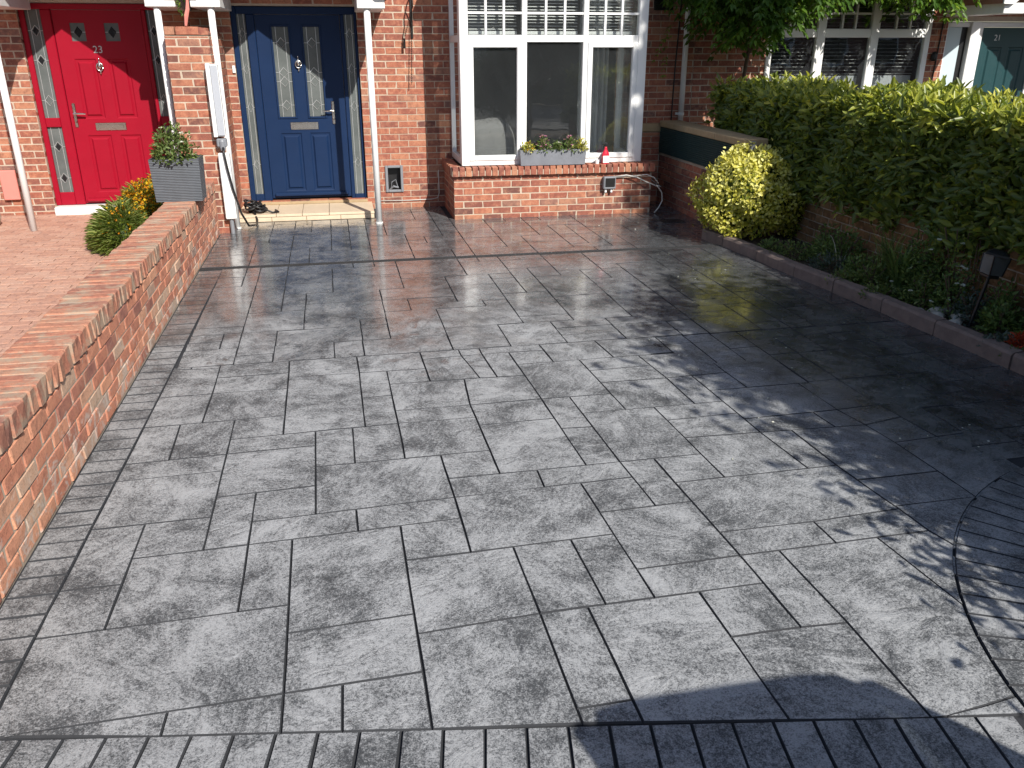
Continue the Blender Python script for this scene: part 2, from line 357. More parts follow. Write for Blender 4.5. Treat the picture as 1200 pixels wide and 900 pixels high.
def bond(u0, u1, z0, z1, openings, course=.075, length=.225, gap=.010, start=0):
    """stretcher bond rectangles clipped by openings -> (ua,ub,za,zb)"""
    out = []; k = start; z = z0
    while z < z1 - .02:
        zt = min(z + course, z1) - gap; u = u0 - (length / 2 if k % 2 else 0)
        while u < u1:
            a, b = max(u, u0), min(u + length - gap, u1 - .002)
            segs = [(a, b)]
            for (oa, ob, oz0, oz1) in openings:
                if zt > oz0 + .012 and z < oz1 - .012:
                    ns = []
                    for (p, q) in segs:
                        if q <= oa or p >= ob: ns.append((p, q))
                        else:
                            if p < oa - .02: ns.append((p, oa))
                            if q > ob + .02: ns.append((ob, q))
                    segs = ns
            for (p, q) in segs:
                if q - p > .025: out.append((p, q, z, zt))
            u += length
        z += course; k += 1
    return out
def backing(u0, u1, z0, z1, openings, y, depth):   # mortar sheet with holes and reveals, facing -Y
    us = sorted({u0, u1} | {v for o in openings for v in o[:2] if u0 < v < u1}); zs = sorted({z0, z1} | {v for o in openings for v in o[2:] if z0 < v < z1})
    mb = MB()
    for i in range(len(us) - 1):
        for j in range(len(zs) - 1):
            cu, cz = (us[i] + us[i + 1]) / 2, (zs[j] + zs[j + 1]) / 2
            if any(o[0] < cu < o[1] and o[2] < cz < o[3] for o in openings): continue
            mb.add([(us[i], y, zs[j]), (us[i + 1], y, zs[j]), (us[i + 1], y, zs[j + 1]), (us[i], y, zs[j + 1])], [(0, 1, 2, 3)])
    for (a, b, c, d) in openings:
        mb.add([(a, y, c), (a, y + depth, c), (a, y + depth, d), (a, y, d)], [(0, 1, 2, 3)])
        mb.add([(b, y, c), (b, y, d), (b, y + depth, d), (b, y + depth, c)], [(0, 1, 2, 3)])
        mb.add([(a, y, d), (a, y + depth, d), (b, y + depth, d), (b, y, d)], [(0, 1, 2, 3)])
        mb.add([(a, y, c), (b, y, c), (b, y + depth, c), (a, y + depth, c)], [(0, 1, 2, 3)])
    return mb
def j(a): return rng.uniform(-a, a)

def leaves(name, mat, parent, pos, direc, length, width, rnd, droop=.25, kind='stuff', nrm=None):
    """pointed folded leaves: arrays of base points, pointing directions, lengths, widths"""
    pos = np.asarray(pos, float); d = np.asarray(direc, float); n = len(pos)
    d /= np.linalg.norm(d, axis=1)[:, None] + 1e-9
    up = nrg.normal(0, .35, (n, 3)) + np.array([0, 0, 1.0]) if nrm is None else np.asarray(nrm, float) + nrg.normal(0, .3, (n, 3))
    side = np.cross(d, up); side /= np.linalg.norm(side, axis=1)[:, None] + 1e-9
    nn = np.cross(side, d)
    L = np.broadcast_to(length, n)[:, None]; W = np.broadcast_to(width, n)[:, None]
    tip = pos + d * L - nn * L * droop
    v = np.stack([pos, pos + d * L * .35 + side * W * .5 + nn * W * .22, pos + d * L * .72 + side * W * .38 + nn * (W * .15 - L * droop * .4),
                  tip, pos + d * L * .72 - side * W * .38 + nn * (W * .15 - L * droop * .4), pos + d * L * .35 - side * W * .5 + nn * W * .22], 1).reshape(-1, 3)
    org = wloc(parent); v -= np.array(org)
    b = np.arange(n)[:, None] * 6
    f = np.concatenate([b + np.array([0, 1, 2, 3]), b + np.array([0, 3, 4, 5])], 1).reshape(-1, 4)
    m = bpy.data.meshes.new(name); m.vertices.add(len(v)); m.vertices.foreach_set('co', v.ravel())
    m.loops.add(f.size); m.loops.foreach_set('vertex_index', f.ravel().astype(np.int32)); m.polygons.add(len(f))
    m.polygons.foreach_set('loop_start', np.arange(0, f.size, 4, dtype=np.int32)); m.polygons.foreach_set('loop_total', np.full(len(f), 4, dtype=np.int32))
    m.update(calc_edges=True); m.materials.append(M[mat])
    a = m.attributes.new('rnd', 'FLOAT', 'FACE'); a.data.foreach_set('value', np.repeat(np.clip(rnd, 0, 1), 2).astype(np.float32))
    o = reg(bpy.data.objects.new(name, m), parent, org)
    if kind and (parent is None or name == 'flowers'): o['kind'] = kind
    return o
def unit(n):
    v = nrg.normal(0, 1, (n, 3)); return v / np.linalg.norm(v, axis=1)[:, None]
def text_mesh(name, txt, size, mat, parent, loc, rot=(R(90), 0, 0), ext=.002):
    cu = bpy.data.curves.new(name, 'FONT'); cu.body = txt; cu.size = size; cu.extrude = ext; cu.align_x = 'CENTER'
    t = bpy.data.objects.new('tmp', cu); C.objects.link(t); dg = bpy.context.evaluated_depsgraph_get()
    m = bpy.data.meshes.new_from_object(t.evaluated_get(dg)); bpy.data.objects.remove(t); bpy.data.curves.remove(cu)
    m.materials.clear(); m.materials.append(M[mat]); o = reg(bpy.data.objects.new(name, m), parent, loc); o.rotation_euler = rot; return o

# ================================================================== GROUND
def sheet(name, mat, x0, x1, y0, y1, z): 
    o = MB().add([(x0, y0, z), (x1, y0, z), (x1, y1, z), (x0, y1, z)], [(0, 1, 2, 3)]).build(name, mat); o['kind'] = 'structure'; return o
sheet('ground', 'soil', -160, 160, -160, 160, -.09)
sheet('road', 'asphalt', -60, 60, -9.5, -1.6, -.05)

F = 10.62          # facade plane
# ---------------------------------------------------------------- driveway
drive = tag(MB().box(-1.32, 4.25, -1.5, F + .05, -.08, -.011).build('driveway', 'joint'), kind='structure')
def inset(poly, d):
    n = len(poly); out = []
    area = sum(poly[i][0] * poly[(i + 1) % n][1] - poly[(i + 1) % n][0] * poly[i][1] for i in range(n)); s = 1 if area > 0 else -1
    for i in range(n):
        p0, p1, p2 = Vector(poly[i - 1]), Vector(poly[i]), Vector(poly[(i + 1) % n])
        e1, e2 = (p1 - p0), (p2 - p1)
        if e1.length < 1e-5 or e2.length < 1e-5: out.append(tuple(p1)); continue
        e1.normalize(); e2.normalize(); n1 = Vector((-e1.y, e1.x)) * s; n2 = Vector((-e2.y, e2.x)) * s
        k = max(.35, 1 + n1.dot(n2)); out.append(tuple(p1 + (n1 + n2) * (d / k)))
    return out
def dens(poly, jit):
    out = []; n = len(poly)
    for i in range(n):
        a, b = Vector(poly[i]), Vector(poly[(i + 1) % n]); out.append(tuple(a))
        if (b - a).length > .18 and n < 7: 
            q = a.lerp(b, rng.uniform(.35, .65)); out.append((q.x + j(jit), q.y + j(jit)))
    return out
def stamped(name, poly, mat, parent, dz=0.0, gap=.0008):
    p0 = inset(dens(poly, .0022), gap); p1 = inset(p0, .0040); n = len(p0); z = dz + rng.uniform(-.0009, .0009)
    cx = sum(p[0] for p in p0) / n; cyy = sum(p[1] for p in p0) / n; tx, ty = j(.0012), j(.0012)
    Z = lambda p: z + tx * (p[0] - cx) + ty * (p[1] - cyy)
    vs = [(x, y, Z((x, y))) for x, y in p1] + [(x, y, Z((x, y)) - .0065) for x, y in p0] + [(x, y, -.02) for x, y in p0]
    area = sum(poly[i][0] * poly[(i + 1) % len(poly)][1] - poly[(i + 1) % len(poly)][0] * poly[i][1] for i in range(len(poly)))
    fs = [tuple(range(n))] + [(i, i + n, (i + 1) % n + n, (i + 1) % n) for i in range(n)] + [(i + n, i + 2 * n, (i + 1) % n + 2 * n, (i + 1) % n + n) for i in range(n)]
    if area < 0: fs = [f[::-1] for f in fs]
    o = MB().add(vs, fs).build(name, mat, parent, world=(cx, cyy, 0)); me = o.data; me.materials.append(M['joint'])   # joints hold the dark release colour
    for q in me.polygons: q.material_index = 0 if q.index == 0 else 1
    return o
def inside(x, y, q):
    r = False
    for i in range(len(q)):
        (x1, y1), (x2, y2) = q[i], q[i - 1]
        if (y1 > y) != (y2 > y) and x < (x2 - x1) * (y - y1) / (y2 - y1) + x1: r = not r
    return r
def clip_y(q, Y):
    out = []
    for i in range(len(q)):
        a, b = q[i - 1], q[i]
        if (a[1] <= Y) != (b[1] <= Y):
            t = (Y - a[1]) / (b[1] - a[1]); out.append((a[0] + t * (b[0] - a[0]), Y))
        if b[1] <= Y: out.append(b)
    return out
SLABS=[[(-1.135,2.584),(-0.298,2.609),(-0.293,2.154),(-1.134,2.132)],[(-1.08,2.133),(-0.633,2.145),(-0.636,2.044),(-1.078,2.133)],[(-0.633,2.145),(-0.293,2.154),(-0.293,1.989),(-0.636,2.044)],[(-0.293,2.154),(-0.113,2.16),(-0.116,1.96),(-0.293,1.989)],[(-0.113,2.16),(0.142,2.168),(0.144,1.917),(-0.116,1.96)],[(0.141,2.357),(0.578,2.385),(0.584,1.853),(0.144,1.917)],[(0.578,2.385),(0.754,2.388),(0.761,1.917),(0.583,1.914)],[(0.583,1.914),(0.761,1.917),(0.763,1.822),(0.584,1.853)],[(0.754,2.388),(1.181,2.394),(1.194,1.745),(0.763,1.822)],[(1.181,2.394),(1.44,2.397),(1.447,2.134),(1.186,2.132)],[(1.186,2.132),(1.447,2.134),(1.619,2.125),(1.616,1.669),(1.194,1.745)],[(1.435,2.586),(1.603,2.588),(1.619,2.125),(1.447,2.134)],[(1.603,2.588),(2.042,2.597),(2.069,2.14),(2.055,2.098),(1.979,1.841),(1.913,1.703),(1.667,1.666),(1.616,1.669),(1.619,2.125)],[(1.667,1.666),(1.913,1.703),(1.916,1.663),(1.887,1.629)],[(1.405,3.198),(2.229,3.21),(2.272,2.786),(1.852,2.762),(1.427,2.76)],[(1.427,2.76),(1.852,2.762),(1.857,2.593),(1.435,2.586)],[(1.852,2.762),(2.272,2.786),(2.284,2.602),(1.857,2.593)],[(2.042,2.597),(2.284,2.602),(2.308,2.487),(2.186,2.327),(2.069,2.14)],[(0.808,2.827),(0.994,2.832),(1.009,2.392),(0.822,2.389)],[(0.568,2.821),(0.808,2.827),(0.822,2.389),(0.578,2.385)],[(0.138,2.808),(0.568,2.821),(0.578,2.385),(0.141,2.357)],[(-0.304,3.052),(0.136,3.07),(0.14,2.469),(-0.296,2.447)],[(-0.296,2.447),(0.14,2.469),(0.142,2.168),(-0.293,2.154)],[(-0.477,3.045),(-0.304,3.052),(-0.298,2.609),(-0.474,2.603)],[(-0.916,3.03),(-0.477,3.045),(-0.474,2.603),(-0.915,2.59)],[(-1.128,3.288),(-0.916,3.293),(-0.916,2.859),(-1.132,2.856)],[(-1.132,2.856),(-0.916,2.859),(-0.915,2.59),(-1.135,2.584)],[(-0.916,3.293),(-0.65,3.299),(-0.649,3.039),(-0.916,3.03)],[(-1.123,3.71),(-0.653,3.725),(-0.65,3.299),(-1.128,3.288)],[(-1.121,3.885),(-0.654,3.905),(-0.653,3.725),(-1.123,3.71)],[(-0.654,3.905),(-0.226,3.916),(-0.219,3.493),(-0.651,3.468)],[(-0.651,3.468),(-0.48,3.478),(-0.477,3.045),(-0.649,3.039)],[(-0.48,3.478),(-0.219,3.493),(-0.214,3.235),(-0.478,3.224)],[(-0.478,3.224),(-0.042,3.243),(-0.039,3.063),(-0.477,3.045)],[(-0.042,3.243),(0.391,3.262),(0.393,3.08),(-0.039,3.063)],[(0.136,3.07),(0.393,3.08),(0.396,2.816),(0.138,2.808)],[(0.391,3.262),(0.977,3.279),(0.994,2.832),(0.396,2.816)],[(-0.222,3.682),(0.379,3.688),(0.391,3.262),(-0.214,3.235)],[(0.379,3.688),(0.626,3.69),(0.63,3.442),(0.386,3.44)],[(0.386,3.44),(0.809,3.444),(0.805,3.274),(0.391,3.262)],[(0.809,3.444),(1.221,3.448),(1.23,3.287),(0.805,3.274)],[(0.977,3.279),(1.23,3.287),(1.244,3.018),(0.987,3.011)],[(1.221,3.448),(1.394,3.449),(1.414,3.023),(1.244,3.018)],[(0.987,3.011),(1.414,3.023),(1.435,2.586),(1.003,2.575)],[(1.003,2.575),(1.435,2.586),(1.44,2.397),(1.009,2.392)],[(1.394,3.449),(1.64,3.45),(1.652,3.202),(1.405,3.198)],[(1.632,3.639),(2.043,3.625),(2.079,3.208),(1.652,3.202)],[(2.043,3.625),(2.214,3.618),(2.229,3.21),(2.079,3.208)],[(2.214,3.618),(2.633,3.601),(2.657,3.379),(2.668,3.061),(2.244,3.056),(2.229,3.21)],[(2.244,3.056),(2.668,3.061),(2.675,2.806),(2.269,2.808)],[(2.269,2.808),(2.675,2.806),(2.308,2.487),(2.284,2.602)],[(2.657,3.379),(3.016,3.406),(3.007,2.993),(2.675,2.806),(2.668,3.061)],[(1.621,3.862),(2.034,3.877),(2.043,3.625),(1.632,3.639)],[(1.613,4.044),(2.026,4.047),(2.034,3.877),(1.621,3.862)],[(1.844,4.449),(2.007,4.456),(2.026,4.047),(1.857,4.045)],[(2.007,4.456),(2.238,4.465),(2.254,4.213),(2.019,4.211)],[(2.019,4.211),(2.582,4.213),(2.596,3.812),(2.037,3.798)],[(2.037,3.798),(2.447,3.808),(2.463,3.608),(2.043,3.625)],[(2.447,3.808),(2.596,3.812),(2.633,3.601),(2.463,3.608)],[(2.582,4.213),(2.844,4.204),(2.865,3.831),(2.596,3.812)],[(2.596,3.812),(2.865,3.831),(2.884,3.657),(2.633,3.601)],[(2.633,3.601),(2.884,3.657),(2.911,3.398),(2.657,3.379)],[(2.865,3.831),(3.076,3.826),(3.081,3.411),(2.911,3.398)],[(2.228,4.64),(2.645,4.644),(2.65,4.21),(2.254,4.213)],[(1.808,4.862),(2.214,4.857),(2.238,4.465),(1.844,4.449)],[(1.2,4.041),(1.613,4.044),(1.64,3.45),(1.221,3.448)],[(1.191,4.28),(1.439,4.276),(1.45,4.042),(1.2,4.041)],[(1.027,4.283),(1.191,4.28),(1.206,3.862),(1.038,3.872)],[(1.038,3.872),(1.206,3.862),(1.221,3.448),(1.052,3.446)],[(0.621,3.999),(1.035,4.008),(1.052,3.446),(0.63,3.442)],[(0.615,4.276),(1.027,4.283),(1.035,4.008),(0.621,3.999)],[(0.639,4.673),(1.011,4.66),(1.027,4.283),(0.615,4.276)],[(0.191,4.677),(0.639,4.673),(0.615,4.276),(0.198,4.277)],[(0.198,4.277),(0.615,4.276),(0.619,4.101),(0.201,4.105)],[(0.201,4.105),(0.619,4.101),(0.626,3.69),(0.204,3.686)],[(-0.039,4.095),(0.201,4.105),(0.204,3.686),(-0.036,3.684)],[(-0.229,4.088),(-0.039,4.095),(-0.036,3.684),(-0.222,3.682)],[(-0.655,4.073),(-0.229,4.088),(-0.226,3.916),(-0.654,3.905)],[(0.024,4.496),(0.194,4.505),(0.201,4.105),(0.028,4.098)],[(0.021,4.902),(0.188,4.899),(0.194,4.505),(0.024,4.496)],[(0.009,5.295),(0.419,5.293),(0.429,4.894),(0.021,4.902)],[(0.188,4.899),(0.429,4.894),(0.434,4.675),(0.191,4.677)],[(0.419,5.293),(0.673,5.291),(0.68,5.077),(0.425,5.064)],[(0.425,5.064),(0.68,5.077),(0.734,4.67),(0.434,4.675)],[(0.68,5.077),(0.816,5.085),(0.841,4.666),(0.734,4.67)],[(0.816,5.085),(0.993,5.084),(1.011,4.66),(0.841,4.666)],[(0.993,5.084),(1.229,5.083),(1.24,4.859),(1.003,4.856)],[(1.003,4.856),(1.409,4.861),(1.439,4.276),(1.027,4.283)],[(1.222,5.229),(1.61,5.243),(1.641,4.862),(1.24,4.859)],[(1.409,4.861),(1.808,4.862),(1.824,4.674),(1.419,4.661)],[(1.419,4.661),(1.824,4.674),(1.844,4.449),(1.43,4.454)],[(1.43,4.454),(1.844,4.449),(1.857,4.045),(1.45,4.042)],[(-1.117,4.31),(-0.934,4.314),(-0.922,3.893),(-1.121,3.885)],[(-0.934,4.314),(-0.657,4.32),(-0.654,3.905),(-0.922,3.893)],[(-0.657,4.32),(-0.395,4.326),(-0.392,4.082),(-0.655,4.073)],[(-1.114,4.721),(-0.823,4.727),(-0.824,4.316),(-1.117,4.31)],[(-0.823,4.727),(-0.4,4.725),(-0.395,4.326),(-0.824,4.316)],[(-1.112,5.178),(-0.83,5.144),(-0.823,4.727),(-1.114,4.721)],[(-0.828,4.98),(-0.404,4.984),(-0.4,4.725),(-0.823,4.727)],[(-0.837,5.518),(-0.42,5.522),(-0.404,4.984),(-0.828,4.98)],[(-1.004,5.517),(-0.837,5.518),(-0.83,5.144),(-1.004,5.168)],[(-1.109,5.892),(-1.004,5.878),(-1.004,5.168),(-1.112,5.179)],[(-1.004,5.709),(-0.585,5.659),(-0.576,5.521),(-1.004,5.517)],[(-0.42,5.522),(-0.163,5.525),(-0.161,5.296),(-0.414,5.297)],[(-0.585,5.659),(-0.164,5.666),(-0.163,5.525),(-0.576,5.521)],[(-0.164,5.666),(0.097,5.677),(0.105,5.295),(-0.161,5.296)],[(-0.414,5.297),(0.009,5.295),(0.021,4.902),(-0.403,4.909)],[(-0.403,4.909),(0.021,4.902),(0.028,4.098),(-0.392,4.082)],[(0.097,5.677),(0.637,5.667),(0.673,5.291),(0.105,5.295)],[(0.811,5.467),(1.032,5.471),(1.06,5.244),(0.814,5.24)],[(0.637,5.667),(0.811,5.467),(0.816,5.085),(0.68,5.077),(0.673,5.291)],[(1.06,5.244),(1.222,5.229),(1.229,5.083),(0.816,5.085),(0.814,5.24)],[(1.61,5.243),(1.898,5.26),(1.904,4.861),(1.641,4.862)]]
YC = 5.2
field = [c for c in (clip_y(q, YC) for q in SLABS) if len(c) >= 3]
def parea(q): return abs(sum(q[i][0] * q[(i + 1) % len(q)][1] - q[(i + 1) % len(q)][0] * q[i][1] for i in range(len(q)))) / 2
field = [q for q in field if parea(q) > .0015]
AC, AR = (3.70, 1.32), 1.81
def round_arc(q):          # slabs that meet the curved border are cut to its circle
    if all(math.hypot(x - AC[0], y - AC[1]) > AR + .07 for x, y in q): return q
    out = []
    for k in range(len(q)):
        a, b = Vector(q[k]), Vector(q[(k + 1) % len(q)]); n = max(1, int((b - a).length / .05))
        for i in range(n):
            p = a.lerp(b, i / n); d = math.hypot(p.x - AC[0], p.y - AC[1])
            if d < AR + (.07 if i == 0 else .012): p = Vector((AC[0] + (p.x - AC[0]) * AR / d, AC[1] + (p.y - AC[1]) * AR / d)); out.append((p.x, p.y))
            elif i == 0: out.append((p.x, p.y))
    return [p for k, p in enumerate(out) if math.hypot(p[0] - out[k - 1][0], p[1] - out[k - 1][1]) > .006]
field = [round_arc(q) for q in field]
field = [q for q in field if len(q) > 2 and parea(q) > .0015]
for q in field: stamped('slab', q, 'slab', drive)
XL = [-1.10, -.88, -.76, -.52, -.34, -.13, .06, .25, .45, .64, .83, 1.03, 1.22, 1.42, 1.60, 1.84, 2.05, 2.25, 2.45, 2.65, 2.85, 3.07, 3.27, 3.47, 3.67, 3.87, 4.08]
def kerb_x(Y):
    K = [(1.0, 4.1), (3.2, 4.05), (4.06, 4.0), (4.64, 3.975), (5.15, 3.94), (5.74, 3.9), (6.5, 3.81), (7.24, 3.76), (7.69, 3.71), (8.12, 3.64)]
    if Y >= 8.12: return 4.06
    for (a, b), (c, d) in zip(K, K[1:]):
        if a <= Y <= c: return b + (d - b) * (Y - a) / (c - a)
    return 4.1
def pack(y0, y1, nrows, ok, dz=-.0015):
    dy = (y1 - y0) / nrows; nc = len(XL) - 1; used = [[False] * nrows for _ in range(nc)]
    g = random.Random(int(y0 * 100))
    for r in range(nrows):
        for c in range(nc):
            if used[c][r] or not ok((XL[c] + XL[c + 1]) / 2, y0 + (r + .5) * dy): continue
            opts = [(1, 2), (2, 1), (2, 2), (2, 3), (3, 2), (1, 1), (3, 3), (2, 4), (1, 3), (3, 1)]; g.shuffle(opts)
            for (a, b) in opts + [(1, 1)]:
                if c + a <= nc and r + b <= nrows and all(not used[c + i][r + k] and ok((XL[c + i] + XL[c + i + 1]) / 2, y0 + (r + k + .5) * dy) for i in range(a) for k in range(b)):
                    for i in range(a):
                        for k in range(b): used[c + i][r + k] = True
                    xa, xb, ya, yb = XL[c], XL[c + a], y0 + r * dy, y0 + (r + b) * dy
                    sh = .010 * (ya - 6) * -.6
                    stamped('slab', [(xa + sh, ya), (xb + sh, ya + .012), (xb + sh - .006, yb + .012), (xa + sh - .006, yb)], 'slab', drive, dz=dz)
                    break
pack(YC, 7.755, 16, lambda x, y: x < kerb_x(y) + .06)
pack(7.845, F - .05, 17, lambda x, y: x < kerb_x(y) + .02 and not (-1.25 < x < .36 and y > 9.97) and not (1.25 < x < 3.63 and y > 9.7))
pack(2.3, YC, 18, lambda x, y: x > 1.9 and x < kerb_x(y) + .06 and math.hypot(x - AC[0], y - AC[1]) > AR - .02 and not all(any(inside(x + ax * .08, y + ay * .06, q) for q in field) for ax, ay in ((0, 0), (1, 1), (-1, 1), (1, -1), (-1, -1))), -.0045)
# left border of pavers along the garden wall
yb = 1.75
while yb < 9.9:
    ye = yb + .122
    if not (ye > 7.76 and yb < 7.84):
        xr = lambda y: -1.138 + .0103 * (y - 2.27) if y < 4.6 else -1.114 + .0036 * (y - 4.6)
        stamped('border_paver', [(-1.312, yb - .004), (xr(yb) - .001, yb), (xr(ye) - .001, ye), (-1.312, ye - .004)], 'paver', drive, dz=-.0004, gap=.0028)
    yb = ye
# bottom border band, turned like the street edge
ux, uy = math.cos(R(-9.45)), math.sin(R(-9.45)); bx, by = -1.091, 2.125
for k in range(-2, 25):
    a, b = k * .1223 - .06, (k + 1) * .1223 - .06; P_ = lambda s, t: (bx + ux * s + uy * t, by + uy * s - ux * t)
    stamped('border_paver', [P_(a, .002), P_(b, .002), P_(b, .26), P_(a, .26)], 'paver', drive, gap=.0016)
for row in range(2):
    for k in range(-1, 7):
        a, b = k * .46 + row * .2, (k + 1) * .46 + row * .2
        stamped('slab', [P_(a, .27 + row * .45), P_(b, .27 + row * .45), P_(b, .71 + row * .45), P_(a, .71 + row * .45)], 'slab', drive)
# curved border round the tree bed
th = R(66)
for k in range(30):
    t0, t1 = th + k * .122 / AR, th + (k + 1) * .122 / AR
    if t1 > R(182): break
    p = lambda t, r: (AC[0] + r * math.cos(t), AC[1] + r * math.sin(t))
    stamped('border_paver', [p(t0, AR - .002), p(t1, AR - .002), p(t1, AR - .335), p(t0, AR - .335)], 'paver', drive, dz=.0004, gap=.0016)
# channel drain and gully grate
ch = MB()
ch.box(-1.31, 3.75, 7.772, 7.783, -.02, .0015).box(-1.31, 3.75, 7.817, 7.828, -.02, .0015)
dch = ch.build('channel_drain', 'drain', drive)
lay([(x, 7.80, -.009, .018, .034, .012, 0) for x in np.arange(-1.29, 3.74, .036)], 'grate_bar', 'drain', dch, limit=0, stuff='grating')
gr = MB().box(3.55, 3.83, 8.98, 9.20, -.02, .002, b=.004).build('gully_frame', 'drain', drive)
for k in range(7): B('grate_bar', 'black', gr, 3.575 + k * .035, 3.592 + k * .035, 8.995, 9.185, .0, .006)

# ---------------------------------------------------------------- red block paving next door
rp = tag(MB().box(-9, -1.56, -1.5, F + .05, -.08, .044).build('block_paving', 'mortar_dark'), kind='structure')
blocks = []
ry = 2.6; k = 0
while ry < F - .02:
    xx = -1.62 - (0.1 if k % 2 else 0)
    while xx > -5.2:
        blocks.append((xx - .1, ry, .036 + j(.0012), .196, .096, .04, j(.006))); xx -= .2
    ry += .1; k += 1
lay(blocks, 'paving_block', 'paver_red', rp, 300, 'paving_blocks')

# ================================================================== HOUSES
def house(name, x0, x1, openings, label, base=0.0):
    h = thing(name, ((x0 + x1) / 2, F, base), label, 'house')
    wall = backing(x0, x1, -.1, 5.5, openings, F + .0035, .11).build('wall', 'mortar', h)
    br = []
    for (a, b, c, d) in bond(x0, x1, base - .02, 5.45, openings, start=1):
        br.append(((a + b) / 2, F + .05 + j(.0015), (c + d) / 2, b - a, .10, d - c, j(.004)))
    return h, wall, br
def roof_on(h, x0, x1):
    rf = MB().prism([(F - .35, 5.35), (F - .35, 5.45), (F + 4.5, 8.9), (F + 9.2, 5.45), (F + 9.2, 5.35)], 0, x0, x1).build('roof', 'slate', h)
    MB().tube([(x0, F - .38, 5.36), (x1, F - .38, 5.36)], .055, 10).build('gutter', 'white', rf)
    MB().box(x0, x1, F + .2, F + 9, -.1, .0).build('floor', 'room_floor', h)
    B('rear_wall', 'mortar', h, x0, x1, F + 8.9, F + 9.0, 0, 5.4)
def sash(h, name, x0, x1, y, z0, z1, mull, transom, fw=.06, bars=None, glass='glass'):
    w_ = thing(name, ((x0 + x1) / 2, y, z0), None, None, parent=h)
    f = MB().box(x0, x0 + fw, y, y + .07, z0, z1, b=.006).box(x1 - fw, x1, y, y + .07, z0, z1, b=.006)
    f.box(x0 + fw, x1 - fw, y + .002, y + .068, z0, z0 + fw, b=.006).box(x0 + fw, x1 - fw, y + .002, y + .068, z1 - fw, z1, b=.006)
    for m_ in mull: f.box(m_ - fw * .8, m_ + fw * .8, y + .003, y + .066, z0 + fw, z1 - fw, b=.006)
    edges = [x0 + fw] + [v for m_ in mull for v in (m_ - fw * .8, m_ + fw * .8)] + [x1 - fw]
    for a, b in zip(edges[::2], edges[1::2]):
        zz = [z0 + fw, z1 - fw]
        if transom: f.box(a, b, y + .005, y + .064, transom - fw * .7, transom + fw * .7, b=.006); zz = [z0 + fw, transom - fw * .7, transom + fw * .7, z1 - fw]
        for c, d in zip(zz[::2], zz[1::2]):
            MB().box(a, b, y + .035, y + .043, c, d).build('pane', glass, w_)
    f.build('frame', 'white', w_); return w_
PORCH = dict(hw=.96)
def porch(h, cx, yf=9.58, posts=(-1, 1)):
    p = thing('porch_canopy', (cx, yf, 2.2), None, None, parent=h); hw = .96
    for s in (-1, 1):
        a, b = cx + s * hw, cx + s * (hw - .285)
        MB().box(a, b, yf, F + .02, 2.225, 2.345, b=.006).build('eave_box', 'white_paint', p)
        ex, ez, rx, rz = cx + s * (hw + .06), 2.335, cx, 3.06
        MB().prism([(ex, ez), (rx, rz), (rx, rz + .12), (ex, ez + .11)], 1, yf - .03, F + .03).build('roof_slope', 'roof_tile', p)
        MB().prism([(ex, ez - .005), (ex, ez + .10), (rx, rz + .11), (rx, rz - .04), (cx + s * (hw - .08), ez - .005)], 1, yf - .055, yf - .033).build('bargeboard', 'white_paint', p)
        if s in posts:
            po = MB().tube([(cx + s * .775, yf + .06, .0), (cx + s * .775, yf + .06, 2.226)], .034, 14).build('post', 'white', p, True)
            MB().tube([(cx + s * .775, yf + .06, -.005), (cx + s * .775, yf + .06, .012)], .042, 14).build('post_collar', 'white_paint', po)
    return p

def lead_pattern(p, x0, x1, z0, z1, y, diamonds, parent):
    t = MB(); cx = (x0 + x1) / 2; w_ = (x1 - x0)
    for s in (-.28, .28):
        t.tube([(cx + s * w_, y, z0), (cx + s * w_, y, z1)], .0032, 4)
    for zd in diamonds:
        hh, ww = .055, w_ * .28
        t.tube([(cx - ww, y, zd), (cx, y, zd + hh), (cx + ww, y, zd), (cx, y, zd - hh), (cx - ww, y, zd)], .0042, 4)
        t.tube([(x0, y, zd), (cx - ww, y, zd)], .0032, 4); t.tube([(cx + ww, y, zd), (x1, y, zd)], .0032, 4)
    return t.build('leading', 'lead', parent)
def knocker(parent, x, y, z):
    k = MB()
    k.tube([(x + .033 * math.cos(a), y - .018, z - .01 + .042 * math.sin(a)) for a in np.linspace(0, 2 * math.pi, 15)], .008, 6)
    k.lathe([(.0, -.03), (.016, -.024), (.02, 0), (.012, .03), (.004, .055), (.008, .068), (.0, .09)], x, y - .012, 10, z)
    k.box(x - .006, x + .006, y - .022, y - .004, z - .085, z - .045, b=.002)
    return k.build('knocker', 'chrome', parent, True)
def lever(parent, x, y, z, s):
    k = MB().box(x - .018, x + .018, y - .012, y, z - .13, z + .13, b=.006)
    k.tube([(x, y - .01, z + .02), (x, y - .05, z + .02), (x + s * .04, y - .055, z + .022), (x + s * .125, y - .055, z + .018)], [.010, .010, .011, .009], 8)
    k.lathe([(.012, -.01), (.012, .008)], x, y - .012, 10, z - .07)
    return k.build('handle', 'chrome', parent)
def raised(parent, x0, x1, z0, z1, y, mat):
    m = MB()
    o = [(x0, z0), (x1, z0), (x1, z1), (x0, z1)]; d1, d2, d3 = .012, .030, .048
    rings = [(0, 0.0), (d1, .009), (d2, .009), (d3, -.006)]; vs = []
    for d, yy in rings:
        vs += [(x0 + d, y + yy, z0 + d), (x1 - d, y + yy, z0 + d), (x1 - d, y + yy, z1 - d), (x0 + d, y + yy, z1 - d)]
    fs = [(i * 4 + k, i * 4 + (k + 1) % 4, i * 4 + 4 + (k + 1) % 4, i * 4 + 4 + k) for i in range(3) for k in range(4)] + [(12, 13, 14, 15)]
    return m.add(vs, fs).build('panel', mat, parent)
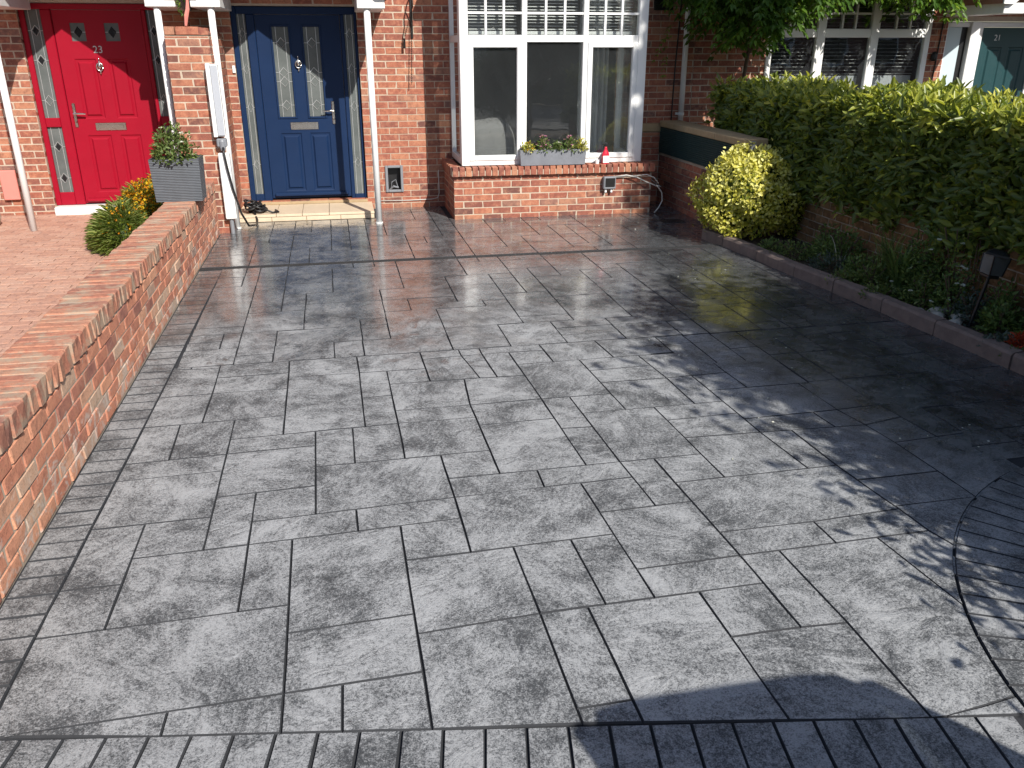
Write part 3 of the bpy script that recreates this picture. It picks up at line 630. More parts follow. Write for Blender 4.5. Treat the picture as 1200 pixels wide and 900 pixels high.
def leaf_with_holes(x0, x1, z0, z1, y0, y1, holes):
    mb = MB(); us = sorted({x0, x1} | {v for h in holes for v in h[:2]}); zs = sorted({z0, z1} | {v for h in holes for v in h[2:]})
    for i in range(len(us) - 1):
        for k in range(len(zs) - 1):
            cu, cz = (us[i] + us[i + 1]) / 2, (zs[k] + zs[k + 1]) / 2
            if any(h[0] < cu < h[1] and h[2] < cz < h[3] for h in holes): continue
            mb.add([(us[i], y0, zs[k]), (us[i + 1], y0, zs[k]), (us[i + 1], y0, zs[k + 1]), (us[i], y0, zs[k + 1])], [(0, 1, 2, 3)])
    for (a, b, c, d) in holes:
        mb.add([(a, y0, c), (b, y0, c), (b, y0, d), (a, y0, d), (a, y0 + .012, c), (b, y0 + .012, c), (b, y0 + .012, d), (a, y0 + .012, d)], [(0, 4, 5, 1), (1, 5, 6, 2), (2, 6, 7, 3), (3, 7, 4, 0)])
    mb.box(x0 + .001, x1 - .001, y0 + .014, y1, z0 + .001, z1 - .001)
    mb.add([(x0, y0, z0), (x0, y1, z0), (x0, y1, z1), (x0, y0, z1), (x1, y0, z0), (x1, y1, z0), (x1, y1, z1), (x1, y0, z1)], [(3, 2, 1, 0), (4, 5, 6, 7), (0, 1, 5, 4)])
    return mb

# ---------------------------------------------------------------- blue-door house
OB = [(-1.09, .305, .11, 2.285), (1.40, 3.47, .50, 2.92), (.555, .728, .205, .487), (1.5, 3.4, 3.7, 4.8), (-.9, .2, 3.7, 4.8)]
hb, wallb, brb = house('terraced_house', -1.52, 4.45, OB, 'red brick terraced house with the navy blue front door and white bay window')
roof_on(hb, -1.52, 4.45)
# bay base and brick-on-edge sill
BX0, BX1, BY = 1.255, 3.63, 9.665
bay = MB().box(BX0 + .004, BX1 - .004, BY + .004, F, -.05, .492).build('bay_base', 'mortar', hb)
bb = []
for (a, b, c, d) in bond(BX0, BX1, -.02, .492, [], start=1): bb.append(((a + b) / 2, BY + .05 + j(.0015), (c + d) / 2, b - a, .10, d - c, j(.004)))
for (a, b, c, d) in bond(BY + .105, F - .005, -.02, .492, [], start=0):
    for X, s in ((BX0, 1), (BX1, -1)): bb.append((X + s * .05 + j(.001), (a + b) / 2, (c + d) / 2, .10, b - a, d - c, 0))
sill = MB().prism([(BY - .04, .492), (BY - .04, .548), (9.80, .585), (9.80, .492)], 0, BX0 - .02, BX1 + .02).build('sill_bed', 'mortar', hb)
ss = []
x = BX0 - .015
while x < BX1 + .01:
    ss.append((x + .0325, BY + .022 + j(.003), .537 + j(.002), .064, .145, .098, j(.02))); x += .0755
y = BY + .11
while y < F - .06:
    ss.append((BX0 + .035, y + .033, .536 + j(.002), .115, .064, .096, j(.02))); ss.append((BX1 - .035, y + .033, .536, .115, .064, .096, j(.02))); y += .0755
for i, s in enumerate(ss): bb.append(s)
nb = len(bb)
lay(bb, 'brick', 'brick', bay, nb, 'bay_brickwork', .01)
lay(brb, 'brick', 'brick', wallb, 300 - min(nb, 110), 'brickwork')
# bay window: front plane and two sides
WX0, WX1, WY, WZ0, WZ1 = 1.365, 3.508, 9.75, .59, 2.92
bw = thing('bay_window', (2.44, WY, WZ0), None, None, parent=hb)
fr = MB()
fr.box(WX0, WX0 + .095, WY - .01, WY + .085, WZ0, WZ1, b=.006).box(WX1 - .105, WX1, WY - .01, WY + .085, WZ0, WZ1, b=.006)
fr.box(WX0 + .095, WX1 - .105, WY, WY + .08, WZ0, WZ0 + .055, b=.005)
cols = [(1.46, 2.09), (2.09, 2.79), (2.79, 3.403)]
fr.box(2.062, 2.118, WY + .001, WY + .078, WZ0 + .055, WZ1 - .06, b=.005).box(2.762, 2.818, WY + .001, WY + .078, WZ0 + .055, WZ1 - .06, b=.005)
tr0, tr1 = 1.905, 1.978
for a, b in ((1.46, 2.062), (2.118, 2.762), (2.818, 3.403)): fr.box(a, b, WY + .002, WY + .076, tr0, tr1, b=.005).box(a, b, WY + .002, WY + .076, WZ1 - .06, WZ1, b=.005)
fr.build('frame', 'white', bw)
for i, (a, b) in enumerate(((1.46, 2.062), (2.118, 2.762), (2.818, 3.403))):
    z0, z1 = WZ0 + .055, tr0
    if i != 1:
        s = MB(); d = .055
        s.box(a, a + d, WY - .012, WY + .06, z0, z1, b=.006).box(b - d, b, WY - .012, WY + .06, z0, z1, b=.006).box(a + d, b - d, WY - .0115, WY + .059, z0, z0 + d, b=.006).box(a + d, b - d, WY - .0115, WY + .059, z1 - d, z1, b=.006)
        s.build('casement', 'white', bw); a2, b2, c2, d2 = a + d, b - d, z0 + d, z1 - d
    else: a2, b2, c2, d2 = a, b, z0, z1
    B('pane', 'glass', bw, a2, b2, WY + .03, WY + .038, c2, d2)
    B('pane', 'glass', bw, a, b, WY + .03, WY + .038, tr1, WZ1 - .06)
    bars = MB()
    for k in (1, 2): xx = a + (b - a) * k / 3; bars.box(xx - .0115, xx + .0115, WY + .012, WY + .056, tr1, WZ1 - .06)
    for zz in (2.20, 2.43, 2.66): bars.box(a, b, WY + .014, WY + .054, zz - .0115, zz + .0115)
    bars.build('glazing_bar', 'white', bw)
    # venetian blind behind the top lights
    bl = MB()
    for k in range(26):
        zz = 2.035 + k * .033; bl.add([(a + .03, WY + .16, zz), (b - .03, WY + .16, zz), (b - .03, WY + .185, zz + .010), (a + .03, WY + .185, zz + .010)], [(0, 1, 2, 3)])
    bl.box(a + .03, b - .03, WY + .15, WY + .19, 1.985, 2.02); bl.build('blind', 'blind', bw)
for X, s in ((WX0, 1), (WX1, -1)):
    sd_ = MB(); xa, xb = X, X + s * .06
    sd_.box(xa, xb, WY + .087, WY + .14, WZ0 + .01, WZ1).box(xa, xb, F - .06, F - .001, WZ0 + .01, WZ1).box(xa, xb, WY + .14, F - .06, WZ0 + .01, WZ0 + .075).box(xa, xb, WY + .14, F - .06, tr0, tr1).box(xa, xb, WY + .14, F - .06, WZ1 - .06, WZ1)
    sd_.build('side_frame', 'white', bw)
    B('pane', 'glass', bw, X + s * .025, X + s * .033, WY + .14, F - .06, WZ0 + .075, tr0); B('pane', 'glass', bw, X + s * .025, X + s * .033, WY + .14, F - .06, tr1, WZ1 - .06)
B('bay_roof', 'lead', hb, WX0 - .08, WX1 + .08, WY - .08, F, WZ1 + .001, WZ1 + .12, b=.02)
B('window_board', 'white', hb, WX0 + .07, WX1 - .07, WY + .09, F + .12, .575, .60)
# the room behind
rm = MB(); X0, X1, Y1, Z1 = .9, 4.3, 14.2, 2.6
rm.add([(X0, F + .12, .1), (X1, F + .12, .1), (X1, Y1, .1), (X0, Y1, .1), (X0, F + .12, Z1), (X1, F + .12, Z1), (X1, Y1, Z1), (X0, Y1, Z1)], [(3, 2, 6, 7), (0, 3, 7, 4), (2, 1, 5, 6), (4, 7, 6, 5), (0, 1, 2, 3)])
rm.build('living_room', 'room', hb)
for (a, b) in ((1.42, 1.62), (3.0, 3.38)):
    cu = MB(); n = 26
    top = [(a + (b - a) * i / n, F + .16 + .03 * math.sin(i * 1.35) + .01 * math.sin(i * .7)) for i in range(n + 1)]
    cu.add([(x, y, .12) for x, y in top] + [(x, y, 2.5) for x, y in top], [(i, i + 1, i + n + 2, i + n + 1) for i in range(n)]); cu.build('curtain', 'curtain', hb, True)
# blanket-covered armchair seen through the left pane
ac = thing('armchair', (1.78, 10.25, .1), 'armchair under a grey blanket behind the left bay window pane', 'armchair')
g = MB(); nu, nv = 36, 12; vs = []
for iv in range(nv + 1):
    t = iv / nv; zz = 1.07 - .60 * t ** 2.2; rr = math.sin(min(1, t * 1.15) * math.pi / 2) ** .8
    for iu in range(nu):
        a = 2 * math.pi * iu / nu; fold = 1 + .06 * t * math.sin(9 * a) + .03 * t * math.sin(17 * a + 1)
        vs.append((max(1.455 + .01 * math.sin(iu), 1.70 + .37 * rr * fold * math.cos(a)), 10.16 + .26 * rr * fold * math.sin(a), zz + .03 * math.sin(2 * a + .6) * rr - .06 * math.cos(a) * rr * -.6))
g.add(vs, [(i * nu + k, i * nu + (k + 1) % nu, (i + 1) * nu + (k + 1) % nu, (i + 1) * nu + k) for i in range(nv) for k in range(nu)]); g.build('blanket', 'blanket', ac, True)
MB().box(1.42, 2.05, 10.0, 10.5, .22, .55, b=.05).build('seat', 'blanket', ac)
for a in (1.46, 2.0):
    for b in (10.05, 10.45): B('leg', 'fascia_brown', ac, a - .02, a + .02, b - .02, b + .02, .1, .23)

# blue front door
DY = 10.70
db = thing('front_door', (-.36, DY, .12), None, None, parent=hb)
f = MB()
f.box(-1.088, -1.03, DY - .03, DY + .05, .115, 2.283, b=.006).box(.27, .303, DY - .03, DY + .05, .115, 2.283, b=.006).box(-1.03, .27, DY - .028, DY + .05, 2.20, 2.282, b=.006)
f.box(-.93, -.835, DY - .029, DY + .05, .115, 2.20, b=.008).box(.112, .158, DY - .029, DY + .05, .115, 2.20, b=.008)
f.box(-1.03, -.93, DY - .027, DY + .05, .115, .20, b=.006).box(.158, .27, DY - .027, DY + .05, .115, .17, b=.006)
f.build('door_frame', 'blue', db)
holes = [(-.655, -.475, 1.09, 2.07), (-.31, -.13, 1.09, 2.07), (-.665, -.425, .225, .905), (-.33, -.09, .225, .905)]
leaf_with_holes(-.830, .108, .145, 2.195, DY - .012, DY + .035, holes).build('door_leaf', 'blue', db)
for h in holes[2:]: raised(db, *h, DY - .012, 'blue')
for h in holes[:2]:
    B('door_glass', 'obscure', db, h[0], h[1], DY - .003, DY + .001, h[2], h[3]); lead_pattern(None, h[0], h[1], h[2], h[3], DY - .006, (1.22, 1.48, 1.58, 1.9), db)
    MB().box(h[0] - .022, h[0], DY - .022, DY - .0125, h[2] - .022, h[3] + .022, b=.004).box(h[1], h[1] + .022, DY - .022, DY - .0125, h[2] - .022, h[3] + .022, b=.004).box(h[0], h[1], DY - .0215, DY - .0125, h[2] - .022, h[2], b=.004).box(h[0], h[1], DY - .0215, DY - .0125, h[3], h[3] + .022, b=.004).build('glazing_bead', 'blue', db)
for (a, b, c, d) in ((-1.03, -.93, .20, 2.20), (.158, .27, .17, 2.20)):
    B('sidelight', 'obscure', db, a, b, DY + .0, DY + .006, c, d); lead_pattern(None, a, b, c, d, DY - .003, (.55, 1.2, 1.62, 2.0), db)
MB().box(-.545, -.22, DY - .022, DY - .0125, .942, 1.028, b=.005).box(-.515, -.25, DY - .026, DY - .0225, .962, 1.008, b=.003).build('letter_plate', 'chrome', db)
knocker(db, -.392, DY - .012, 1.68); lever(db, -.035, DY - .012, 1.13, -1)
B('weather_bar', 'blue', db, -.80, .08, DY - .045, DY - .0125, .165, .205, b=.01)
B('door_bell', 'white', hb, -1.125, -1.092, F - .02, F - .001, 1.58, 1.66, b=.004)
# tiled door step
st = MB().box(-1.20, .345, 9.965, F + .06, -.02, .048).build('door_step', 'tan_stone', hb)
for (a, b) in ((-1.205, -.765), (-.760, -.475), (-.470, -.17), (-.165, .35)): B('step_tile', 'tile', st, a, b, 9.955, F + .06, .050, .078, b=.003)
for k in range(4): B('riser_tile', 'tile', st, -1.2 + k * .388, -.818 + k * .388, 9.952, 9.963, .0, .046, b=.002)
B('threshold', 'tan_stone', st, -1.085, .30, F - .02, DY + .02, .079, .112, b=.004)
porch(hb, -.388)
# recessed, coverless service box
sb = thing('service_box', (.64, F, .2), None, None, parent=hb)
f = MB().box(.532, .565, F - .022, F + .02, .185, .508, b=.006).box(.718, .75, F - .022, F + .02, .185, .508, b=.006).box(.565, .718, F - .021, F + .02, .185, .215, b=.006).box(.565, .718, F - .021, F + .02, .478, .508, b=.006); f.build('frame', 'grey_plastic', sb)
B('back_plate', 'black', sb, .556, .727, F + .095, F + .105, .206, .486)
MB().tube([(.60, F + .08, .22), (.61, F + .05, .30), (.66, F + .05, .33), (.68, F + .06, .25), (.70, F + .08, .22)], .006, 6).tube([(.59, F + .07, .21), (.63, F + .04, .25), (.69, F + .06, .23)], .012, 6).build('wires', 'grey_plastic', sb)
MB().tube([(.45, F - .008, .085), (.80, F - .008, .08), (1.10, F - .008, .085), (1.17, F - .008, .10), (1.19, F - .008, .16), (1.19, F - .008, .44)], .005, 6).build('wall_cable', 'cable_white', hb, True)
# vent grille, downpipe, cables on the wall right of the bay
vg = MB().box(3.88, 4.13, F - .012, F - .001, 2.27, 2.45, b=.003).build('vent_grille', 'black', hb)
for k in range(6): B('vent_slat', 'dark_metal', vg, 3.895, 4.115, F - .022, F - .0125, 2.285 + k * .026, 2.297 + k * .026)
MB().tube([(4.305, F - .06, .95), (4.305, F - .06, 5.35)], .034, 12).build('downpipe', 'white', hb, True)
for zz in (1.05, 2.05): MB().tube([(4.305, F - .06, zz), (4.305, F - .06, zz + .03)], .041, 12).box(4.25, 4.36, F - .02, F - .001, zz, zz + .03).build('pipe_clip', 'white_paint', hb)
MB().tube([(4.20, F - .01, .95), (4.205, F - .01, 1.6), (4.23, F - .01, 2.3), (4.23, F - .01, 3.2)], .008, 6).build('black_cable', 'black', hb)
# upper windows (seen only in the wet drive)
sash(hb, 'upper_window', 1.5, 3.4, F + .03, 3.7, 4.8, (2.13, 2.77), 4.45); sash(hb, 'upper_window', -.9, .2, F + .03, 3.7, 4.8, (-.35,), 4.45)

# ---------------------------------------------------------------- red-door house (left)
OR_ = [(-3.275, -1.80, .14, 2.30), (-5.6, -4.3, .8, 2.3), (-5.4, -3.6, 3.7, 4.8)]
hr, wallr, brr = house('terraced_house', -7.2, -1.524, OR_, 'red brick terraced house with the bright red front door', .04)
roof_on(hr, -7.2, -1.524)
lay(brr, 'brick', 'brick', wallr, 220, 'brickwork')
dr = thing('front_door', (-2.5, DY, .14), None, None, parent=hr)
f = MB().box(-3.272, -3.215, DY - .03, DY + .05, .145, 2.295, b=.006).box(-1.86, -1.803, DY - .03, DY + .05, .145, 2.295, b=.006).box(-3.215, -1.86, DY - .029, DY + .05, 2.235, 2.294, b=.006)
f.box(-3.06, -2.955, DY - .028, DY + .05, .145, 2.235, b=.008).box(-2.03, -1.985, DY - .028, DY + .05, .145, 2.235, b=.008)
f.box(-3.215, -3.06, DY - .027, DY + .05, .145, .29, b=.006).box(-1.985, -1.86, DY - .027, DY + .05, .145, .29, b=.006).box(-3.215, -3.06, DY - .027, DY + .05, 1.015, 1.115, b=.006).box(-1.985, -1.86, DY - .027, DY + .05, 1.015, 1.115, b=.006)
f.build('door_frame', 'red', dr)
holes = [(-2.785, -2.635, 1.915, 2.10), (-2.435, -2.285, 1.915, 2.10), (-2.80, -2.575, 1.10, 1.735), (-2.455, -2.23, 1.10, 1.735), (-2.80, -2.55, .28, .92), (-2.455, -2.23, .28, .92)]
leaf_with_holes(-2.948, -2.035, .16, 2.23, DY - .012, DY + .035, holes).build('door_leaf', 'red', dr)
for h in holes[2:]: raised(dr, *h, DY - .012, 'red')
for h in holes[:2]:
    B('door_glass', 'obscure', dr, h[0], h[1], DY - .003, DY + .001, h[2], h[3]); cx, cz = (h[0] + h[1]) / 2, (h[2] + h[3]) / 2
    MB().add([(cx, DY - .010, cz + .055), (cx - .04, DY - .010, cz), (cx, DY - .010, cz - .055), (cx + .04, DY - .010, cz), (cx, DY - .004, cz + .06), (cx - .044, DY - .004, cz), (cx, DY - .004, cz - .06), (cx + .044, DY - .004, cz)], [(0, 1, 2, 3), (0, 4, 5, 1), (1, 5, 6, 2), (2, 6, 7, 3), (3, 7, 4, 0)]).build('bevel_diamond', 'dark_lead', dr)
    MB().tube([(h[0], DY - .004, cz), (cx - .04, DY - .004, cz)], .003, 4).tube([(cx + .04, DY - .004, cz), (h[1], DY - .004, cz)], .003, 4).build('leading', 'lead', dr)
for (a, b) in ((-3.215, -3.06), (-1.985, -1.86)):
    for (c, d, dd) in ((.29, 1.015, (.45, .8)), (1.115, 2.235, (1.3, 1.72, 2.02))):
        B('sidelight', 'obscure', dr, a, b, DY, DY + .006, c, d); lead_pattern(None, a, b, c, d, DY - .003, dd, dr)
        for zz in dd[-2:]:
            cx = (a + b) / 2; MB().add([(cx, DY - .005, zz + .045), (cx - .028, DY - .005, zz), (cx, DY - .005, zz - .045), (cx + .028, DY - .005, zz)], [(0, 1, 2, 3)]).build('bevel_diamond', 'dark_lead', dr)
MB().box(-2.70, -2.372, DY - .022, DY - .0125, .972, 1.056, b=.005).box(-2.67, -2.40, DY - .026, DY - .0225, .992, 1.036, b=.003).build('letter_plate', 'chrome', dr)
knocker(dr, -2.543, DY - .012, 1.66); lever(dr, -2.895, DY - .012, 1.14, 1)
text_mesh('house_number', '23', .105, 'lead', dr, (-2.537, DY - .0135, 1.795))
B('weather_bar', 'red', dr, -2.93, -2.06, DY - .04, DY - .0125, .175, .21, b=.01)
B('door_step', 'white_paint', hr, -3.26, -1.75, F - .10, DY + .02, -.02, .142, b=.008)
B('meter_box', 'pink', hr, -3.78, -3.61, F - .045, F - .001, .235, .565, b=.008)
sash(hr, 'front_window', -5.6, -4.3, F + .03, .8, 2.3, (-4.95,), 1.9); sash(hr, 'upper_window', -5.4, -3.6, F + .03, 3.7, 4.8, (-4.5,), 4.45)
porch(hr, -2.45)

# ---------------------------------------------------------------- dark green-door house (right)
OG = [(5.42, 7.73, .75, 2.92), (7.97, 9.62, .1, 2.17), (5.6, 7.5, 3.7, 4.8)]
hg, wallg, brg = house('terraced_house', 4.454, 12.5, OG, 'red brick terraced house beyond the hedge with the dark green door')
roof_on(hg, 4.454, 12.5)
lay(brg, 'brick', 'brick', wallg, 120, 'brickwork')
gw = sash(hg, 'front_window', 5.42, 7.73, F - .01, .75, 2.92, (6.16, 6.92), 2.02, .075)
for a, b in ((5.55, 6.06), (6.26, 6.82), (7.02, 7.62)):
    bl = MB()
    for k in range(30):
        zz = 1.52 + k * .045; bl.add([(a - .03, F + .14, zz), (b + .03, F + .14, zz), (b + .03, F + .158, zz + .004), (a - .03, F + .158, zz + .004)], [(0, 1, 2, 3)])
    bl.build('blind', 'blind', gw); B('lower_curtain', 'curtain', gw, a - .03, b + .03, F + .16, F + .17, .8, 1.50)
    for k in (1, 2): xx = a + (b - a) * k / 3; B('glazing_bar', 'white', gw, xx - .012, xx + .012, F + .005, F + .05, 2.075, 2.84)
    B('glazing_bar', 'white', gw, a - .035, b + .035, F + .006, F + .049, 2.24, 2.264)
MB().add([(4.6, F + 2.6, .1), (8, F + 2.6, .1), (8, F + 2.6, 2.6), (4.6, F + 2.6, 2.6), (4.6, F + .12, .1), (8, F + .12, .1), (8, F + .12, 2.6), (4.6, F + .12, 2.6)], [(0, 1, 2, 3), (4, 0, 3, 7), (1, 5, 6, 2), (3, 2, 6, 7), (4, 5, 1, 0)]).build('room_wall', 'black', hg)
dg = thing('front_door', (8.9, DY, .1), None, None, parent=hg)
MB().box(7.975, 8.02, DY - .03, DY + .05, .1, 2.165, b=.005).box(8.34, 8.47, DY - .07, DY + .05, .1, 2.165, b=.006).box(8.48, 8.55, DY - .03, DY + .05, .1, 2.165, b=.006).box(9.36, 9.43, DY - .03, DY + .05, .1, 2.165, b=.006).box(8.02, 9.615, DY - .029, DY + .05, 2.10, 2.164, b=.006).build('door_frame', 'white', dg)
B('side_panel', 'paleblue', dg, 8.02, 8.24, DY - .01, DY + .03, .1, 2.10, b=.004); B('side_gap', 'black', dg, 8.24, 8.34, DY + .01, DY + .03, .1, 2.10)
holes = [(8.66, 8.90, 1.15, 1.85), (9.0, 9.24, 1.15, 1.85), (8.66, 8.90, .3, 1.0), (9.0, 9.24, .3, 1.0)]
leaf_with_holes(8.555, 9.355, .12, 2.095, DY - .012, DY + .03, holes).build('door_leaf', 'green_door', dg)
for h in holes: raised(dg, *h, DY - .012, 'green_door')
text_mesh('house_number', '21', .105, 'lead', dg, (8.80, DY - .0135, 1.935))
lever(dg, 9.28, DY - .012, 1.1, -1)
porch(hg, 8.86, posts=(1,))
MB().tube([(7.83, F - .01, .4), (7.86, F - .01, 1.3), (7.89, F - .01, 2.3)], .008, 6).build('wall_cable', 'black', hg)
MB().lathe([(.03, 0), (.042, .03), (.036, .09), (.015, .12)], 7.80, F - .05, 12, 1.68).build('wall_lamp', 'dark_metal', hg)
sash(hg, 'upper_window', 5.6, 7.5, F + .03, 3.7, 4.8, (6.2, 6.9), 4.45)

# ================================================================== WALLS
# low garden wall between the two drives
gwall = thing('garden_wall', (-1.45, 5.2, 0), 'low red brick garden wall with brick-on-edge coping beside the grey drive', 'wall')
wx0, wx1 = -1.575, -1.318
MB().box(wx0 + .004, wx1 - .0055, .6, 9.40, -.06, .452).box(wx0 + .012, wx1 - .012, .6, 9.40, .452, .5555).build('mortar_core', 'mortar', gwall)
face = []; cop = []
for (a, b, c, d) in bond(.6, 9.395, .0, .452, [], start=0):
    face.append((wx1 - .05 + j(.0035), (a + b) / 2, (c + d) / 2, .10, b - a, d - c + j(.003), j(.006)))
for (a, b, c, d) in bond(.6, 9.395, .0, .452, [], start=1):
    face.append((wx0 + .05 + j(.0035), (a + b) / 2, (c + d) / 2, .10, b - a, d - c, j(.006)))
y = .62
while y < 9.36:
    cop.append(((wx0 + wx1) / 2 + j(.004), y + .033, .506 + j(.003), .272 + j(.006), .0655, .106, j(.018))); y += .0752
vis = [b for b in face if b[0] > -1.42]; hid = [b for b in face if b[0] <= -1.42]
lay(vis, 'brick', 'brick_wall', gwall, 185, 'far_brickwork')
lay(hid, 'brick', 'brick_wall', gwall, 0, 'rear_brickwork')
lay(cop, 'coping_brick', 'coping', gwall, 115, 'far_coping')
# tall pier between the porches
pier = thing('brick_pier', (-1.4, 10.0, 0), 'tall narrow red brick pier between the red and blue doors', 'pier')
px0, px1, py0 = -1.605, -1.185, 9.405
MB().box(px0 + .004, px1 - .004, py0 + .004, F, -.05, 1.96).build('mortar_core', 'mortar', pier)
pb = []
for (a, b, c, d) in bond(px0, px1, -.01, 1.965, [], start=0): pb.append(((a + b) / 2, py0 + .05 + j(.002), (c + d) / 2, b - a, .10, d - c, j(.006)))
for X, s in ((px0, 1), (px1, -1)):
    for (a, b, c, d) in bond(py0 + .105, F - .003, -.01, 1.965, [], start=1): pb.append((X + s * .05 + j(.002), (a + b) / 2, (c + d) / 2, .10, b - a, d - c, 0))
lay(pb, 'brick', 'brick', pier, 260, 'brickwork')
cp_ = []
xx = px0
for L in (.105, .225): cp_.append((xx + L / 2, py0 + .055, 2.005, L - .01, .11, .075, 0)); xx += L
yy = py0 + .12
while yy < F - .2: cp_.append(((px0 + px1) / 2 - .01, yy + .11, 2.0, .38, .215, .07, 0)); yy += .225
lay(cp_, 'coping_brick', 'brick', pier, 20, 'coping')
MB().prism([(px1 - .10, 1.968), (px1 - .004, 1.968), (px1 - .004, 1.99), (px1 - .06, 2.035), (px1 - .10, 2.04)], 1, py0 + .01, F - .2).build('worn_corner', 'brick', pier)

# side wall with mesh panel, right of the bay
sw = thing('side_wall', (4.1, 9.6, 0), 'low brick wall with green mesh panel and tan coping by the bay', 'wall')
SX = 4.0
MB().box(SX + .008, SX + .21, 8.1, F, -.05, .93).build('mortar_core', 'mortar_dark', sw)
lb = []
for (a, b, c, d) in bond(8.1, F - .003, -.01, .61, [], start=0): lb.append((SX + .05 + j(.002), (a + b) / 2, (c + d) / 2, .10, b - a, d - c, 0))
for (a, b, c, d) in bond(3.66, SX - .003, -.01, .862, [], start=0): lb.append(((a + b) / 2, F - .145, (c + d) / 2, b - a, .10, d - c, 0))
lay(lb, 'brick', 'brick', sw, 110, 'brickwork')
MB().box(3.66, SX, F - .187, F, -.05, .86).build('return_core', 'mortar_dark', sw)
mp = MB().box(SX - .004, SX + .006, 8.1, F - .2, .615, .925).build('mesh_backing', 'black', sw)
ml = MB()
for yv in np.arange(8.11, F - .2, .022): ml.box(SX - .012, SX - .0045, yv, yv + .007, .615, .925)
for zv in np.arange(.62, .925, .022): ml.box(SX - .0145, SX - .0125, 8.1, F - .2, zv, zv + .007)
ml.build('mesh_wires', 'mesh_green', mp, kind='stuff')
for k, (a, b) in enumerate(((8.05, 8.75), (8.755, 9.55), (9.555, F - .21))): B('coping_stone', 'tan_stone', sw, SX - .03, SX + .24, a, b, .93, 1.0, b=.008)
B('coping_stone', 'tan_stone', sw, 3.63, SX + .24, F - .205, F - .002, .865, .955, b=.008)
B('end_post', 'grey_plastic', sw, SX + .04, SX + .10, 8.02, 8.08, .0, .98, b=.006)

# brown brick wall under the hedge
hw_ = thing('boundary_wall', (4.56, 6.0, 0), 'low brown brick wall below the leafy hedge behind the flower bed', 'wall')
HX = 4.47
MB().box(HX + .008, HX + .21, 2.9, 8.08, -.05, .66).build('mortar_core', 'mortar_dark', hw_)
lay([(HX + .05 + j(.002), (a + b) / 2, (c + d) / 2, .10, b - a, d - c, 0) for (a, b, c, d) in bond(2.9, 8.08, -.01, .66, [], start=0)], 'brick', 'brick_brown', hw_, 210, 'brickwork')

# ================================================================== KERB AND BED
kb = tag(MB().prism([(3.9, 2.95), (4.12, 3.2), (4.06, 4.06), (4.02, 5.0), (3.97, 5.7), (3.86, 6.5), (3.80, 7.3), (3.74, 7.8), (3.70, 8.12), (4.02, 8.3), (4.5, 8.3), (4.5, 2.95)], 2, -.06, .055).build('flower_bed', 'soil'), kind='structure')
ys = [3.0, 3.55, 4.18, 4.86, 5.42, 6.0, 6.52, 7.15, 7.75, 8.14]
for a, b in zip(ys, ys[1:]):
    xa, xb = kerb_x(a), kerb_x(min(b, 8.11)); dz = j(.006); mb = MB(); n = 4; prof = [(0.0, -.05), (0.0, .082), (.014, .100), (.085, .104), (.098, .09), (.098, -.05)]
    vs = []
    for i in range(n + 1):
        t = i / n; yy = a + .006 + (b - a - .012) * t; xx = kerb_x(min(yy, 8.11)) + j(.003)
        vs += [(xx + p, yy, q + dz + j(.003)) for p, q in prof]
    k = len(prof); mb.add(vs, [(i * k + m, i * k + (m + 1) % k, (i + 1) * k + (m + 1) % k, (i + 1) * k + m) for i in range(n) for m in range(k)] + [tuple(range(k)), tuple(range(n * k + k - 1, n * k - 1, -1))])
    mb.build('kerb_stone', 'kerb', kb)
lumps = MB()
for k in range(260):
    yy = nrg.uniform(3.3, 8.0); xx = nrg.uniform(kerb_x(yy) + .12, 4.44); r_ = nrg.uniform(.008, .022)
    lumps.box(xx - r_, xx + r_, yy - r_, yy + r_ * .8, .045, .055 + r_, b=r_ * .6)
lumps.build('soil_crumbs', 'soil', kb, kind='stuff')
def rock(x, y, s, lab, grp=None):
    g = MB(); n = 9; rows = 6; vs = []; ph = rng.uniform(0, 6)
    for i in range(rows + 1):
        t = math.pi * i / rows
        for k in range(n):
            a = 2 * math.pi * k / n; rr = s * (1 + .22 * math.sin(3 * a + ph) + j(.12)); vs.append((x + rr * math.sin(t) * math.cos(a) * 1.25, y + rr * math.sin(t) * math.sin(a), .06 + s * .35 + s * .7 * math.cos(t)))
    g.add(vs, [(i * n + k, i * n + (k + 1) % n, (i + 1) * n + (k + 1) % n, (i + 1) * n + k) for i in range(rows) for k in range(n)])
    tag(g.build('rock', 'rock', world=(x, y, .06)), lab, 'rock', grp)
for (x, y, s) in ((4.10, 5.02, .045), (4.17, 5.12, .05), (4.06, 5.18, .035), (4.22, 4.95, .05), (4.12, 4.86, .04), (4.26, 5.14, .04)):
    rock(x, y, s, 'pale rounded rock lying at the kerb below the leaning lantern', 'rocks by the kerb')
rock(4.16, 4.18, .03, 'small white pebble beside the red succulent at the kerb')

